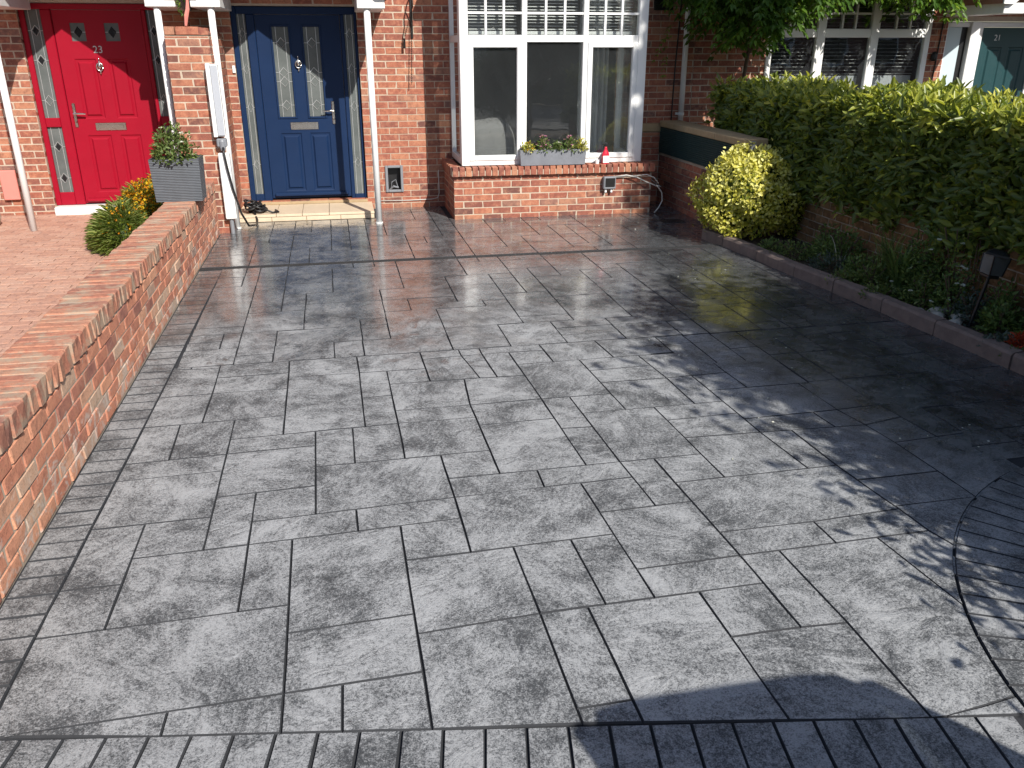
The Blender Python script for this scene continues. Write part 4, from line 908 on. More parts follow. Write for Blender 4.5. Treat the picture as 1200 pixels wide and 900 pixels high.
# ================================================================== VEGETATION
def hedge():
    o = thing('hedge', (4.95, 6.3, .45), 'long clipped green laurel hedge above the brown brick wall', 'hedge')
    x0, x1, y0, y1, z0, z1 = 4.40, 5.45, 2.9, 9.75, .46, 1.41
    core = MB(); ny, k = 40, 12; vs = []
    for i in range(ny + 1):
        yy = y0 + .12 + (y1 - y0 - .24) * i / ny
        for a in range(k):
            t = 2 * math.pi * a / k; ct, st_ = math.cos(t), math.sin(t); q = 1 / max(abs(ct), abs(st_)) ** .85
            vs.append(((x0 + x1) / 2 + ct * q * ((x1 - x0) / 2 - .13) + j(.03), yy, (z0 + z1) / 2 + st_ * q * ((z1 - z0) / 2 - .12) + j(.03)))
    core.add(vs, [(i * k + a, (i + 1) * k + a, (i + 1) * k + (a + 1) % k, i * k + (a + 1) % k) for i in range(ny) for a in range(k)] + [tuple(range(k)), tuple(range(ny * k + k - 1, ny * k - 1, -1))])
    core.build('inner_growth', 'hedge_leaf', o, True)
    P, D, Lr, RR, NN = [], [], [], [], []
    def bump(u, v): return .05 * math.sin(u * 3.1 + 1) * math.sin(v * 4.3) + .04 * math.sin(u * 7.7 + v * 3)
    n = 25000
    for i in range(n):
        s = rng.random(); yy = rng.uniform(y0, y1)
        if s < .60:      # face towards the drive
            zz = z0 + (z1 - z0) * rng.random() ** .95; bulge = .05 * math.sin((zz - z0) / (z1 - z0) * math.pi); xx = x0 - bulge + bump(yy, zz) + rng.uniform(-.03, .13); nr = (-1, 0, .12)
            if zz < z0 + .12 and math.sin(yy * 5.1) + .5 * math.sin(yy * 11.3) < -.1: continue
        elif s < .93:
            xx = rng.uniform(x0 - .02, x1); zz = z1 + bump(yy, xx) * .9 + .03 * math.sin(yy * 2.1) + rng.uniform(-.12, .05); nr = (-.15, 0, 1)
        else: xx = rng.uniform(x0, x1); zz = rng.uniform(z0, z1); yy = y1 + bump(xx, zz) - rng.uniform(0, .1); nr = (0, 1, .2)
        d = Vector(nr) * rng.uniform(.1, .7) + Vector((j(.7), j(.9), rng.uniform(-.5, .9)))
        P.append((xx, yy, zz)); D.append(tuple(d)); NN.append((nr[0] * .8, nr[1] * .8 - .25, nr[2] + .55)); Lr.append(rng.uniform(.065, .125))
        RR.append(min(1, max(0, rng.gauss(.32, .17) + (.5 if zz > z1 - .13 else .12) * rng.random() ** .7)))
    for i in range(46):  # young upright shoots along the top
        yy = rng.uniform(y0, y1); xx = rng.uniform(x0, x1 - .3); h = rng.uniform(.05, .17); lx, ly = j(.3), j(.3)
        for k in range(7):
            t = k / 7; P.append((xx + lx * h * t, yy + ly * h * t, z1 + h * t)); a = k * 2.4; D.append((math.cos(a) * .6, math.sin(a) * .6, 1.1)); Lr.append(rng.uniform(.05, .08)); NN.append((j(1), j(1), .5)); RR.append(rng.uniform(.65, 1))
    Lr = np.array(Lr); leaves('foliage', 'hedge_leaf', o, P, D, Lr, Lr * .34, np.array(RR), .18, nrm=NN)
    for i in range(9):
        yy = 3.3 + i * .7; MB().tube([(4.85, yy, -.05), (4.85 + j(.06), yy + j(.1), .4), (4.85 + j(.1), yy + j(.2), .8)], [.025, .02, .012], 6).build('stem', 'bark', o)
hedge()
def ball_bush(name, c, r, n, ll, mat, label, cat, skirt=None, flat=.9):
    o = thing(name, (c[0], c[1], .05), label, cat); u = unit(n); u[:, 2] = np.where(u[:, 2] < -.75, -u[:, 2], u[:, 2])
    az = np.arctan2(u[:, 1], u[:, 0]); lump = 1 + .07 * np.sin(3 * az + 5 * u[:, 2]) + .06 * np.sin(7 * az + 2 + 3 * u[:, 2]) + .05 * np.sin(11 * u[:, 2] + 5 * az) + np.where(nrg.random(n) < .03, nrg.uniform(0, .16, n), 0)
    rad = lump * (1 - np.abs(nrg.normal(0, .10, n)))
    p = u * rad[:, None] * np.array([r, r, r * flat]) + np.array(c); p = p[p[:, 2] > .06]; k = len(p); uu = (p - np.array(c)) / r
    d = uu * .35 + nrg.normal(0, .6, (k, 3)) + np.array([0, 0, .35])
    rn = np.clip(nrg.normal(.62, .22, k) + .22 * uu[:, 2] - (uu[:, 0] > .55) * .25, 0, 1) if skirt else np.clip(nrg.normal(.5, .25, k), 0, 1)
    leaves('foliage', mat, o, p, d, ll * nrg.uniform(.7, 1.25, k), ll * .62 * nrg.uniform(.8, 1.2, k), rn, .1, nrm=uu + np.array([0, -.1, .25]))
    core = MB(); core.lathe([(r * .74 * math.sin(t), -r * flat * .74 * math.cos(t)) for t in np.linspace(.15, math.pi - .05, 9)], c[0], c[1], 16, c[2]); core.build('inner_growth', mat, o, True)
    for i in range(5): a = i * 1.26; MB().tube([(c[0], c[1], .03), (c[0] + .1 * math.cos(a), c[1] + .1 * math.sin(a), .2), (c[0] + .25 * math.cos(a), c[1] + .25 * math.sin(a), c[2])], [.016, .012, .006], 5).build('stem', 'twig', o)
    return o
ball_bush('golden_bush', (4.08, 8.0, .44), .53, 11000, .040, 'gold_leaf', 'round golden yellow variegated bush at the far end of the kerb', 'bush', True, .88)

def wisteria():
    o = thing('wisteria', (5.0, 10.2, 0), 'wisteria with drooping leaves climbing over the right-hand brick wall', 'climber')
    stems = [[(5.05, 10.45, -.05), (5.0, 10.42, .9), (5.06, 10.38, 1.8), (4.9, 10.2, 2.5), (4.5, 9.9, 2.9)], [(5.06, 10.38, 1.8), (5.6, 10.35, 2.5), (6.4, 10.35, 2.75), (7.3, 10.3, 2.6), (7.6, 10.2, 2.45)], [(4.9, 10.2, 2.5), (5.3, 9.8, 2.8), (5.5, 9.6, 2.6)], [(4.5, 9.9, 2.9), (4.2, 10.2, 2.9), (4.12, 10.4, 2.5)]]
    for s in stems: MB().tube(s, [.035 - .006 * i for i in range(len(s))], 7).build('stem', 'bark', o, True)
    P, D, L, W, RR = [], [], [], [], []
    def spray(x, y, z, out, n=6, ll=.09, rn=.5):
        a = rng.uniform(0, 6.28); dx, dy = math.cos(a) * .5 + out[0], math.sin(a) * .5 + out[1]; m = math.hypot(dx, dy) + 1e-6; dx /= m; dy /= m; ln = rng.uniform(.16, .28)
        for k in range(n):
            t = (k + 1) / n; bx_, by_, bz = x + dx * ln * t, y + dy * ln * t, z - ln * .75 * t * t
            for s in (-1, 1):
                P.append((bx_, by_, bz)); D.append((-dy * s * .8 + dx * .55, dx * s * .8 + dy * .55, -.55 + j(.3))); L.append(ll * rng.uniform(.75, 1.2)); RR.append(min(1, max(0, rn + j(.25))))
        P.append((bx_, by_, bz)); D.append((dx, dy, -.8)); L.append(ll * 1.1); RR.append(rn)
    def low(x):     # lower outline of the leaf mass
        return np.interp(x, [3.95, 4.15, 4.45, 4.68, 4.95, 5.15, 5.4, 5.75, 6.3, 7.0, 7.25, 7.6, 7.75], [2.35, 2.10, 1.92, 1.66, 1.80, 1.98, 2.12, 2.30, 2.42, 2.25, 2.14, 2.20, 2.5])
    cnt = 0
    while cnt < 1700:
        x = rng.uniform(4.0, 7.7); yb_ = rng.uniform(9.15, 10.5) if x < 5.5 else rng.uniform(9.8, 10.5); z = rng.uniform(1.75, 3.5)
        if x > 5.5 and rng.random() < .45: continue
        if z < low(x) + .16 + .25 * abs(yb_ - 9.8) * (x < 5.5): continue
        spray(x, yb_, z, (0, -.35), rn=.30 + .3 * rng.random() + (.18 if x > 5 else 0)); cnt += 1
    for k in range(7): spray(4.03 + j(.05), 10.35 + j(.1), 1.75 + k * .12, (-.3, -.5), 5, .05, .75)
    L = np.array(L); leaves('foliage', 'wist_leaf', o, P, D, L, L * .42, np.array(RR), .2)
wisteria()

def tree(name, base, h0, c, rad, n, ll, label, mat='tree_leaf', trunk=.09, limbs=14, seed=3, cat='tree', cl=90):
    g = random.Random(seed); o = thing(name, base, label, cat)
    MB().tube([base, (base[0] + .05, base[1] + .03, h0 * .6), (c[0], c[1], h0 + .3), (c[0], c[1], c[2] + rad[2] * .5)], [trunk * 1.25, trunk, trunk * .8, trunk * .25], 10).build('trunk', 'bark', o, True)
    lm = MB(); cen = []
    for i in range(cl):
        u = Vector((g.gauss(0, 1), g.gauss(0, 1), g.gauss(0, 1))).normalized(); q = g.uniform(.45, 1.0); p = (c[0] + u.x * rad[0] * q, c[1] + u.y * rad[1] * q, c[2] + u.z * rad[2] * q); cen.append(p)
        if i < limbs * 2: lm.tube([(c[0], c[1], h0 + g.uniform(.0, rad[2])), ((c[0] + p[0]) / 2 + g.uniform(-.1, .1), (c[1] + p[1]) / 2, (c[2] + p[2]) / 2 + .1), p], [trunk * .35, trunk * .2, .005], 5)
    lm.build('limbs', 'bark', o)
    cen = np.array(cen); idx = nrg.integers(0, cl, n); s = min(rad) * .24
    p = cen[idx] + nrg.normal(0, s, (n, 3)) * np.array([1, 1, .75]); d = nrg.normal(0, 1, (n, 3)) + np.array([0, 0, .2])
    leaves('crown', mat, o, p, d, ll * nrg.uniform(.7, 1.3, n), ll * .5 * nrg.uniform(.8, 1.2, n), np.clip(nrg.normal(.45, .22, n), 0, 1), .15)
    return o
# tree standing in the curved bed just right of the picture: it shades the right of the drive
tree('garden_tree', (4.0, 1.05, 0), 1.5, (5.0, .8, 2.8), (1.4, 1.3, 1.3), 34000, .105, 'bushy green tree standing in the curved paved bed')
tree('slender_tree', (6.1, 4.1, 0), 4.2, (5.98, 4.25, 6.0), (.5, 1.3, 1.9), 15000, .10, 'tall slender leafy tree in the garden beyond the hedge', seed=9)
tree('shade_shrub', (3.5, .95, 0), .35, (3.5, .95, 1.15), (.78, .75, .7), 9000, .07, 'dense rounded shrub added out of view to shade the curved border', seed=5, trunk=.04, cat='shrub')  # unseen shrub added to thicken the shade over the curved border
tb = tag(MB().lathe([(AR - .34, -.05), (AR - .34, .0), (AR - .5, .03), (.3, .06), (.01, .06)], AC[0], AC[1], 40).build('tree_bed', 'soil'), kind='structure')

# plants of the bed
def clump(name, x, y, n, h, wdt, mat, label, spread=.5, z=.05, arch=.5, cat='plant'):
    o = thing(name, (x, y, z), label, cat); mb = MB()
    for i in range(n):
        a = rng.uniform(0, 6.28); hh = h * rng.uniform(.6, 1.1); out = hh * spread * rng.uniform(.2, 1.0); pts = []
        bx_, by_ = x + j(.05), y + j(.05)
        for k in range(6):
            t = k / 5; pts.append(Vector((bx_ + math.cos(a) * out * t ** 1.6, by_ + math.sin(a) * out * t ** 1.6, z + hh * (t - arch * t ** 3 * .6))))
        sd_ = Vector((-math.sin(a), math.cos(a), 0)); vs = []
        for k, p in enumerate(pts):
            ww = wdt * (1 - (k / 5) ** 2) * .5 + .0006; vs += [p + sd_ * ww, p - sd_ * ww]
        mb.add(vs, [(2 * k, 2 * k + 1, 2 * k + 3, 2 * k + 2) for k in range(5)], rng.random())
    mb.build('blades', mat, o); return o
def herb(name, x, y, r, h, n, ll, mat, label, flowers=None, fl_n=0, fl_s=.018, z=.05, cat='plant', wide=.55):
    o = thing(name, (x, y, z), label, cat); u = unit(n); u[:, 2] = np.abs(u[:, 2]); q = nrg.uniform(.25, 1.0, n) ** .5
    p = u * q[:, None] * np.array([r, r, h]) * (1 + .15 * np.sin(5 * np.arctan2(u[:, 1], u[:, 0])))[:, None] + np.array([x, y, z]); d = u * .7 + nrg.normal(0, .5, (n, 3)) + np.array([0, 0, .25])
    leaves('foliage', mat, o, p, d, ll * nrg.uniform(.7, 1.3, n), ll * wide * nrg.uniform(.8, 1.2, n), np.clip(nrg.normal(.5, .25, n), 0, 1), .15)
    st_ = MB()
    for i in range(8): a = rng.uniform(0, 6.28); st_.tube([(x, y, z - .02), (x + math.cos(a) * r * .3, y + math.sin(a) * r * .3, z + h * .5), (x + math.cos(a) * r * .6, y + math.sin(a) * r * .6, z + h * .85)], .004, 4)
    st_.build('stems', 'twig', o)
    if flowers:
        P, D, RR = [], [], []
        for i in range(fl_n):
            a, ph = rng.uniform(0, 6.28), rng.uniform(.1, 1.5); qx = (x + r * math.cos(a) * math.cos(ph) * 1.03, y + r * math.sin(a) * math.cos(ph) * 1.03, z + h * math.sin(ph) * 1.04)
            for k in range(7):
                b = k * .9; P.append(qx); D.append((math.cos(b) - .2, math.sin(b) - .3, .5 + j(.3))); RR.append(rng.random())
        leaves('flowers', flowers, o, P, D, fl_s, fl_s * .8, np.array(RR), .1)
    return o
clump('strap_leaf_plant', 4.27, 5.72, 90, .55, .022, 'herb_leaf', 'dark strap-leaved clump in the middle of the flower bed', .75)
clump('strap_leaf_plant', 4.30, 5.95, 110, .62, .006, 'herb_leaf', 'dense fine feathery dark clump against the brown wall', .35)
herb('flowering_shrub', 4.42, 5.30, .34, .72, 1400, .035, 'herb_leaf', 'bushy plant dotted with white flowers in front of the hedge', 'white_petal', 26, .020)
herb('flowering_plant', 4.24, 5.08, .14, .36, 500, .03, 'herb_leaf', 'small plant with a cluster of white blooms beside the lantern', 'white_petal', 9, .02)
herb('flowering_plant', 4.40, 4.42, .13, .40, 350, .035, 'herb_leaf', 'white-flowered plant at the right edge against the brown wall', 'white_petal', 8, .024)
herb('ground_cover', 4.02, 6.92, .20, .16, 700, .022, 'blade_leaf', 'low yellowish green ground cover next to the golden bush')
herb('ground_cover', 4.10, 6.45, .20, .15, 700, .022, 'grey_leaf', 'grey-green spreading herb near the middle of the kerb')
herb('ground_cover', 4.02, 6.05, .16, .10, 500, .025, 'blade_leaf', 'pale green weedy patch between the grey herb and strap leaves')
herb('ground_cover', 4.04, 5.60, .15, .10, 500, .028, 'blade_leaf', 'light green low plant in front of the strap-leaved clump')
herb('bushy_plant', 4.33, 5.50, .18, .30, 700, .03, 'herb_leaf', 'rounded dark green plant between strap leaves and white flowers')
herb('bushy_plant', 4.28, 4.92, .13, .22, 450, .03, 'grey_leaf', 'bluish green plant around the foot of the lantern')
herb('bushy_plant', 4.30, 4.66, .14, .20, 450, .04, 'herb_leaf', 'leafy green plant right of the lantern')
herb('bushy_plant', 4.25, 6.75, .20, .22, 700, .028, 'herb_leaf', 'dark low plant under the brown wall near the golden bush')
herb('ground_cover', 4.12, 4.42, .12, .08, 300, .03, 'grey_leaf', 'grey rosette plant near the right end of the kerb')
herb('ground_cover', 4.22, 6.15, .18, .20, 600, .03, 'herb_leaf', 'dark leafy low plant behind the pale weedy patch')
herb('ground_cover', 3.98, 7.25, .14, .12, 400, .025, 'herb_leaf', 'small dark tuft at the kerb below the golden bush')
herb('bushy_plant', 4.36, 6.95, .14, .30, 500, .03, 'herb_leaf', 'dark green plant tucked between golden bush and brown wall')
herb('bushy_plant', 4.20, 5.32, .16, .24, 600, .032, 'blade_leaf', 'fresh yellowish green plant left of the lantern rocks')
herb('bushy_plant', 4.38, 4.75, .14, .34, 500, .035, 'herb_leaf', 'tall dark leafy plant behind the lantern')
herb('bushy_plant', 4.28, 6.55, .20, .34, 800, .034, 'herb_leaf', 'leafy plant rising in front of the bare brown bricks')
herb('flowering_plant', 4.34, 5.62, .20, .50, 700, .034, 'herb_leaf', 'taller plant with scattered white flowers behind the strap leaves', 'white_petal', 14, .018)
herb('bushy_plant', 4.12, 5.86, .15, .22, 500, .03, 'blade_leaf', 'light green tuft between pale weeds and strap-leaved clump')
herb('bushy_plant', 4.36, 4.20, .16, .30, 500, .04, 'herb_leaf', 'large-leaved dark plant at the right end of the bed')
herb('succulent', 4.14, 4.30, .07, .12, 220, .035, 'red_petal', 'small red-leaved succulent near the right end of the kerb')
herb('succulent', 4.07, 4.24, .07, .05, 160, .03, 'blade_leaf', 'pale green flat succulent in front of the red one')
clump('dry_grass', 4.18, 6.42, 4, .40, .009, 'white_petal', 'few pale dry arching blades in front of the brown wall', .8)
o = thing('dry_stems', (4.33, 5.03, .05), 'thin tall dry stems standing left of the lantern', 'plant')
for k in range(4): MB().tube([(4.31 + k * .02, 5.06 - k * .02, .04), (4.33 + k * .02 + j(.02), 5.06 + j(.02), .3 + .12 * k), (4.35 + k * .02 + j(.03), 5.08, .48 + .1 * k)], .0035, 4).build('stem', 'twig', o)

# leaning solar lantern
ln = thing('solar_lantern', (4.20, 4.82, .05), 'black stake lantern leaning in the flower bed by the brown wall', 'lantern')
mat_l = Matrix.Rotation(R(9), 4, 'Y') @ Matrix.Rotation(R(3), 4, 'X')
def lpart(name, mat, mb):
    mb.v = [tuple(Vector((4.20, 4.82, .05)) + (mat_l @ Vector(v))) for v in mb.v]; return mb.build(name, mat, ln)
lpart('stake', 'black', MB().tube([(0, 0, -.06), (0, 0, .37)], .012, 10))
lpart('lamp_glass', 'obscure', MB().prism([(-.05, .39), (.05, .39), (.068, .52), (-.068, .52)], 1, -.05, .05))
lpart('lamp_base', 'black', MB().box(-.045, .045, -.045, .045, .365, .39, b=.006))
lpart('lamp_cap', 'black', MB().lathe([(.10, 0), (.10, .014), (.05, .035), (.008, .04)], 0, 0, 4, .52))
for sx in (-1, 1):
    for sy_ in (-1, 1): lpart('corner_bar', 'black', MB().tube([(sx * .05, sy_ * .052, .39), (sx * .068, sy_ * .052, .52)], .005, 4))

# plants by the garden wall on the red drive
pb1 = thing('wallflower', (-2.0, 8.9, .05), 'bushy plant with yellow and orange flowers behind the low wall', 'plant')
def grassy(x, y, r, h, n, fl, mat='fuzzy_leaf'):
    P, D, L, RR, PF, DF = [], [], [], [], [], []
    for i in range(n):
        a = rng.uniform(0, 6.28); q = rng.random() ** .5; t = rng.random(); P.append((x + r * q * math.cos(a), y + r * q * math.sin(a) * 1.5, .05 + h * (1 - .55 * q * q) * t)); D.append((math.cos(a) * .6, math.sin(a) * .6, 1.0 - .8 * q)); L.append(rng.uniform(.05, .11)); RR.append(rng.random())
        if rng.random() < fl:
            PF.append((x + r * q * math.cos(a), y + r * q * math.sin(a) * 1.5, .05 + h * (1 - .5 * q * q) * rng.uniform(.86, 1.1))); DF.append((j(1), j(1), .6))
    L = np.array(L); leaves('foliage', mat, pb1, P, D, L, L * .10, np.array(RR), .3)
    if PF: leaves('flowers', 'orange_petal', pb1, PF, DF, .028, .022, nrg.random(len(PF)), .1)
grassy(-2.10, 8.62, .25, .42, 3800, .03); grassy(-1.96, 9.0, .25, .55, 2600, .40); grassy(-1.85, 9.35, .2, .60, 1400, .40)
MB().lathe([(.20, 0), (.12, .25), (.02, .32)], -2.08, 8.65, 10, .02).build('inner_growth', 'blade_leaf', pb1, True); MB().lathe([(.2, 0), (.14, .3), (.02, .42)], -1.95, 9.05, 10, .02).build('inner_growth', 'blade_leaf', pb1, True)

# ================================================================== OBJECTS
# grey ribbed planter on the wall
pl = thing('planter', (-1.45, 8.2, .56), 'dark grey ribbed square planter standing on the low brick wall', 'planter')
def frustum(x0, x1, y0, y1, z0, z1, tap, wall=.02):
    b = [(x0 + tap, y0 + tap), (x1 - tap, y0 + tap), (x1 - tap, y1 - tap), (x0 + tap, y1 - tap)]; t = [(x0, y0), (x1, y0), (x1, y1), (x0, y1)]; ti = [(x0 + wall, y0 + wall), (x1 - wall, y0 + wall), (x1 - wall, y1 - wall), (x0 + wall, y1 - wall)]
    vs = [(x, y, z0) for x, y in b] + [(x, y, z1) for x, y in t] + [(x, y, z1) for x, y in ti] + [(x, y, z1 - .04) for x, y in ti]
    return MB().add(vs, [(3, 2, 1, 0)] + [(k, (k + 1) % 4, 4 + (k + 1) % 4, 4 + k) for k in range(4)] + [(4 + k, 4 + (k + 1) % 4, 8 + (k + 1) % 4, 8 + k) for k in range(4)] + [(8 + k, 8 + (k + 1) % 4, 12 + (k + 1) % 4, 12 + k) for k in range(4)])
frustum(-1.66, -1.235, 8.07, 8.36, .561, .935, .014).build('pot', 'planter_grey', pl)
B('soil', 'soil', pl, -1.64, -1.255, 8.09, 8.34, .86, .90)
herb('potted_shrub', -1.46, 8.20, .20, .30, 900, .038, 'blade_leaf', 'leafy green shrub with a few white blooms in the grey planter', 'white_petal', 7, .022, .90, 'shrub')
# EV charger and boxed casing on the pier
ev = thing('wall_charger', (-1.19, 9.36, .95), 'slim white and grey wall charger fixed to the brick pier', 'charger')
MB().box(-1.245, -1.205, 9.30, 9.404, 1.0, 1.705, b=.006).box(-1.204, -1.13, 9.312, 9.404, 1.005, 1.70, b=.006).build('housing', 'white', ev)
B('front_panel', 'pale_grey', ev, -1.202, -1.134, 9.303, 9.3115, 1.015, 1.69, b=.003)
MB().lathe([(.022, 0), (.03, .03), (.03, .09), (.02, .11)], -1.175, 9.33, 12, .865).box(-1.23, -1.13, 9.32, 9.402, .90, .985, b=.01).build('socket_holder', 'grey_plastic', ev)
MB().box(-1.23, -1.12, 9.315, 9.404, .16, .84, b=.008).build('lower_casing', 'white', ev)
MB().tube([(-1.18, 9.36, .0), (-1.18, 9.36, .16)], .022, 10).build('conduit', 'grey_plastic', ev)
cb = thing('charging_cable', (-1.05, 10.1, .08), 'black charging cable hanging from the charger and coiled on the step', 'cable')
MB().tube([(-1.17, 9.31, .90), (-1.165, 9.285, .84), (-1.15, 9.28, .70), (-1.12, 9.29, .48), (-1.07, 9.33, .22), (-1.02, 9.45, .06), (-.96, 9.70, .016), (-.97, 9.92, .03), (-1.0, 10.0, .095), (-1.03, 10.1, .10)], .0115, 8).build('lead', 'black', cb, True)
co = MB(); pts = []
for i in range(150):
    a = i * .33; r_ = .085 + .035 * math.sin(i * .37) + .012 * math.sin(i * 1.3); pts.append((-1.0 + r_ * math.cos(a) * 1.05, 10.16 + r_ * math.sin(a) * 1.25, .092 + .10 * (i / 150) + .022 * math.sin(i * .9)))
co.tube(pts, .0115, 6); co.tube([pts[-1], (-.90, 10.1, .12), (-.80, 10.02, .092), (-.74, 10.06, .091), (-.78, 10.18, .091)], .0115, 6); co.build('coil', 'black', cb, True)
# hanging-basket bracket with chain on the brickwork
hbk = thing('basket_bracket', (.93, F, 2.2), 'dark iron hanging bracket with trailing chain on the brick wall', 'bracket')
MB().box(.915, .945, F - .012, F - .001, 1.95, 2.42, b=.003).tube([(.93, F - .006, 2.40), (.93, F - .12, 2.41), (.93, F - .22, 2.36), (.93, F - .24, 2.30), (.93, F - .22, 2.27)], .008, 6).tube([(.93, F - .006, 2.05), (.93, F - .06, 2.18), (.93, F - .16, 2.36)], .007, 6).build('arm', 'dark_metal', hbk)
def link(x, y, z, rot):
    return [(x + .006 * math.cos(a) * math.cos(rot), y + .006 * math.cos(a) * math.sin(rot), z + .014 * math.sin(a)) for a in np.linspace(0, 2 * math.pi, 9)]
chn = MB(); ch2 = MB()
for k in range(38): chn.tube(link(.93 - .0009 * k, F - .05 - .001 * k, 2.25 - k * .0215, k * 1.57), .0026, 4, False)
for k in range(16): ch2.tube(link(.93 - .006 * k, F - .22 + .010 * k, 2.27 - k * .02, k * 1.57), .0026, 4, False)
chn.build('chain', 'dark_metal', hbk); ch2.build('chain', 'dark_metal', hbk); MB().tube([(.835, F - .06, 1.95), (.832, F - .055, 1.84)], [.012, .016], 6).build('hook', 'dark_metal', hbk)

# trough of flowers on the bay sill
tg = thing('trough_planter', (2.4, 9.70, .59), 'grey fluted metal trough standing on the bay window sill', 'planter')
frustum(2.02, 2.80, 9.62, 9.735, .592, .765, .012, .008).build('trough', 'trough_grey', tg); B('soil', 'soil', tg, 2.03, 2.79, 9.63, 9.727, .71, .74)
for (x, r, h, fm, fn, lab, lm) in ((2.12, .085, .10, 'orange_petal', 8, 'yellowish trailing plant at the left end of the trough', 'gold_leaf'), (2.30, .085, .17, 'pink_petal', 16, 'taller pink-flowered plant left of the trough centre', 'blade_leaf'), (2.47, .08, .10, 'white_petal', 6, 'low plant with cream flowers in the trough centre', 'blade_leaf'), (2.61, .085, .16, 'pink_petal', 12, 'pink-flowered plant right of the trough centre', 'blade_leaf'), (2.75, .085, .12, 'pink_petal', 4, 'lime green trailing plant at the right end of the trough', 'gold_leaf')):
    herb('trough_flower', x, 9.675, r, h, 170, .032, lm, lab, fm, fn, .018, .74, 'flower')
# red spray bottle
sbz = .578; bt = thing('spray_bottle', (3.05, 9.68, sbz), 'red spray bottle with white label on the bay window sill', 'bottle')
mb = MB(); prof = [(.043, 0), (.046, .01), (.046, .10), (.040, .13), (.018, .165), (.014, .19), (.014, .20)]
mb.lathe(prof, 3.05, 9.68, 18, sbz); mb.v = [(v[0], 9.68 + (v[1] - 9.68) * .6, v[2]) for v in mb.v]; mb.build('bottle', 'bottle_red', bt, True)
MB().box(3.012, 3.088, 9.6495, 9.653, sbz + .02, sbz + .10, b=.001).build('label_sticker', 'label_white', bt)
MB().box(3.03, 3.075, 9.665, 9.695, sbz + .20, sbz + .245, b=.008).box(3.01, 3.035, 9.67, 9.69, sbz + .215, sbz + .238, b=.005).tube([(3.025, 9.68, sbz + .21), (3.015, 9.68, sbz + .17)], .006, 5).build('trigger', 'black', bt)
cup = MB().lathe([(.022, 0), (.028, .05), (.024, .05), (.02, .01)], 2.955, 9.70, 14, .58).build('cup', 'white', world=(2.955, 9.70, .58)); tag(cup, 'small white cup between the trough and the spray bottle', 'cup')
# outdoor socket box with loose cable
jb = thing('junction_box', (3.10, BY, .34), 'dark grey outdoor socket box on the bay brickwork', 'socket box')
MB().box(3.015, 3.165, BY - .075, BY - .002, .30, .445, b=.010).build('box', 'grey_plastic', jb); B('lid', 'black', jb, 3.035, 3.15, BY - .083, BY - .0755, .33, .43, b=.004)
for x in (3.05, 3.12): MB().lathe([(.014, 0), (.014, .04)], x, BY - .04, 12, .262).build('gland', 'white', jb)
lc = thing('loose_cable', (3.4, BY, .3), 'pale loose cable looping from the socket box to the ground', 'cable')
MB().tube([(3.165, BY - .02, .44), (3.30, BY - .045, .455), (3.42, BY - .06, .43), (3.55, BY - .07, .37), (3.68, BY - .08, .32), (3.75, BY - .05, .24), (3.77, BY - .03, .14), (3.72, BY - .05, .06), (3.66, BY - .08, .008)], .007, 6).tube([(3.165, BY - .02, .43), (3.35, BY - .03, .44), (3.55, BY - .05, .455), (3.64, BY - .05, .42), (3.70, BY - .06, .35)], .006, 6).tube([(3.70, F - .4, .44), (3.76, F - .45, .40), (3.77, F - .5, .33), (3.73, BY - .06, .31), (3.66, BY - .08, .33)], .006, 6).build('cable', 'cable_white', lc, True)
# stone ornament by the red house
orn = thing('stone_ornament', (-3.85, 10.0, .05), 'round weathered stone ornament at the foot of the left wall', 'ornament')
MB().lathe([(.10, 0), (.13, .03), (.15, .10), (.14, .17), (.09, .22), (.02, .235)], -3.80, 10.0, 20, .045).build('body', 'stone_pot', orn, True); MB().lathe([(.05, 0), (.06, .01), (.05, .03), (.01, .035)], -3.80, 10.0, 14, .275).build('lid', 'stone_pot', orn, True)
# hanging red-and-green ornament under the porch gap
bo = thing('bird_ornament', (-1.35, 9.5, 2.25), 'small red and green hanging ornament between the two porches', 'ornament')
MB().tube([(-1.39, 9.42, 2.05), (-1.375, 9.42, 2.14), (-1.355, 9.42, 2.20), (-1.345, 9.42, 2.29), (-1.34, 9.42, 2.36)], [.012, .022, .02, .012, .004], 6).build('tail', 'pink', bo)
herb_p = leaves('sprig', 'wist_leaf', bo, [(-1.41 + j(.03), 9.43, 2.25 + j(.09)) for k in range(26)], [(j(1), j(.6), j(1)) for k in range(26)], .045, .02, nrg.random(26))
MB().tube([(-1.34, 9.42, 2.36), (-1.34, 9.6, 2.5)], .003, 4).build('string', 'black', bo)

# ================================================================== BEHIND THE CAMERA (their shadows and reflections are in the picture)
car = thing('parked_car', (1.45, -1.9, 0), 'dark hatchback parked behind the viewer, its roof shadow on the drive', 'car')
cxc = 1.66
prof = [(y_ + .08, z_) for y_, z_ in [(-3.9, .55), (-3.85, .80), (-2.9, .92), (-2.2, 1.36), (-1.4, 1.47), (-.3, 1.46), (.10, 1.36), (.20, .92), (.24, .55), (.22, .28), (-3.85, .26)]]
bd = MB(); n = len(prof)
def ring(hwid, f): return [(cxc + hwid * (1 if z < .95 else .72 + .28 * max(0, (1.47 - z) / .52) * .75), y, z) for y, z in prof] if f > 0 else [(cxc - hwid * (1 if z < .95 else .72 + .28 * max(0, (1.47 - z) / .52) * .75), y, z) for y, z in prof]
low = [(y, min(z, .92)) for y, z in prof]
wd = lambda z: .76 if z < .7 else .60
bd.add([(cxc + wd(z), y, z) for y, z in low] + [(cxc - wd(z), y, z) for y, z in low], [tuple(range(n)), tuple(range(2 * n - 1, n - 1, -1))] + [(i, i + n, (i + 1) % n + n, (i + 1) % n) for i in range(n)]); bd.build('body', 'car_paint', car)
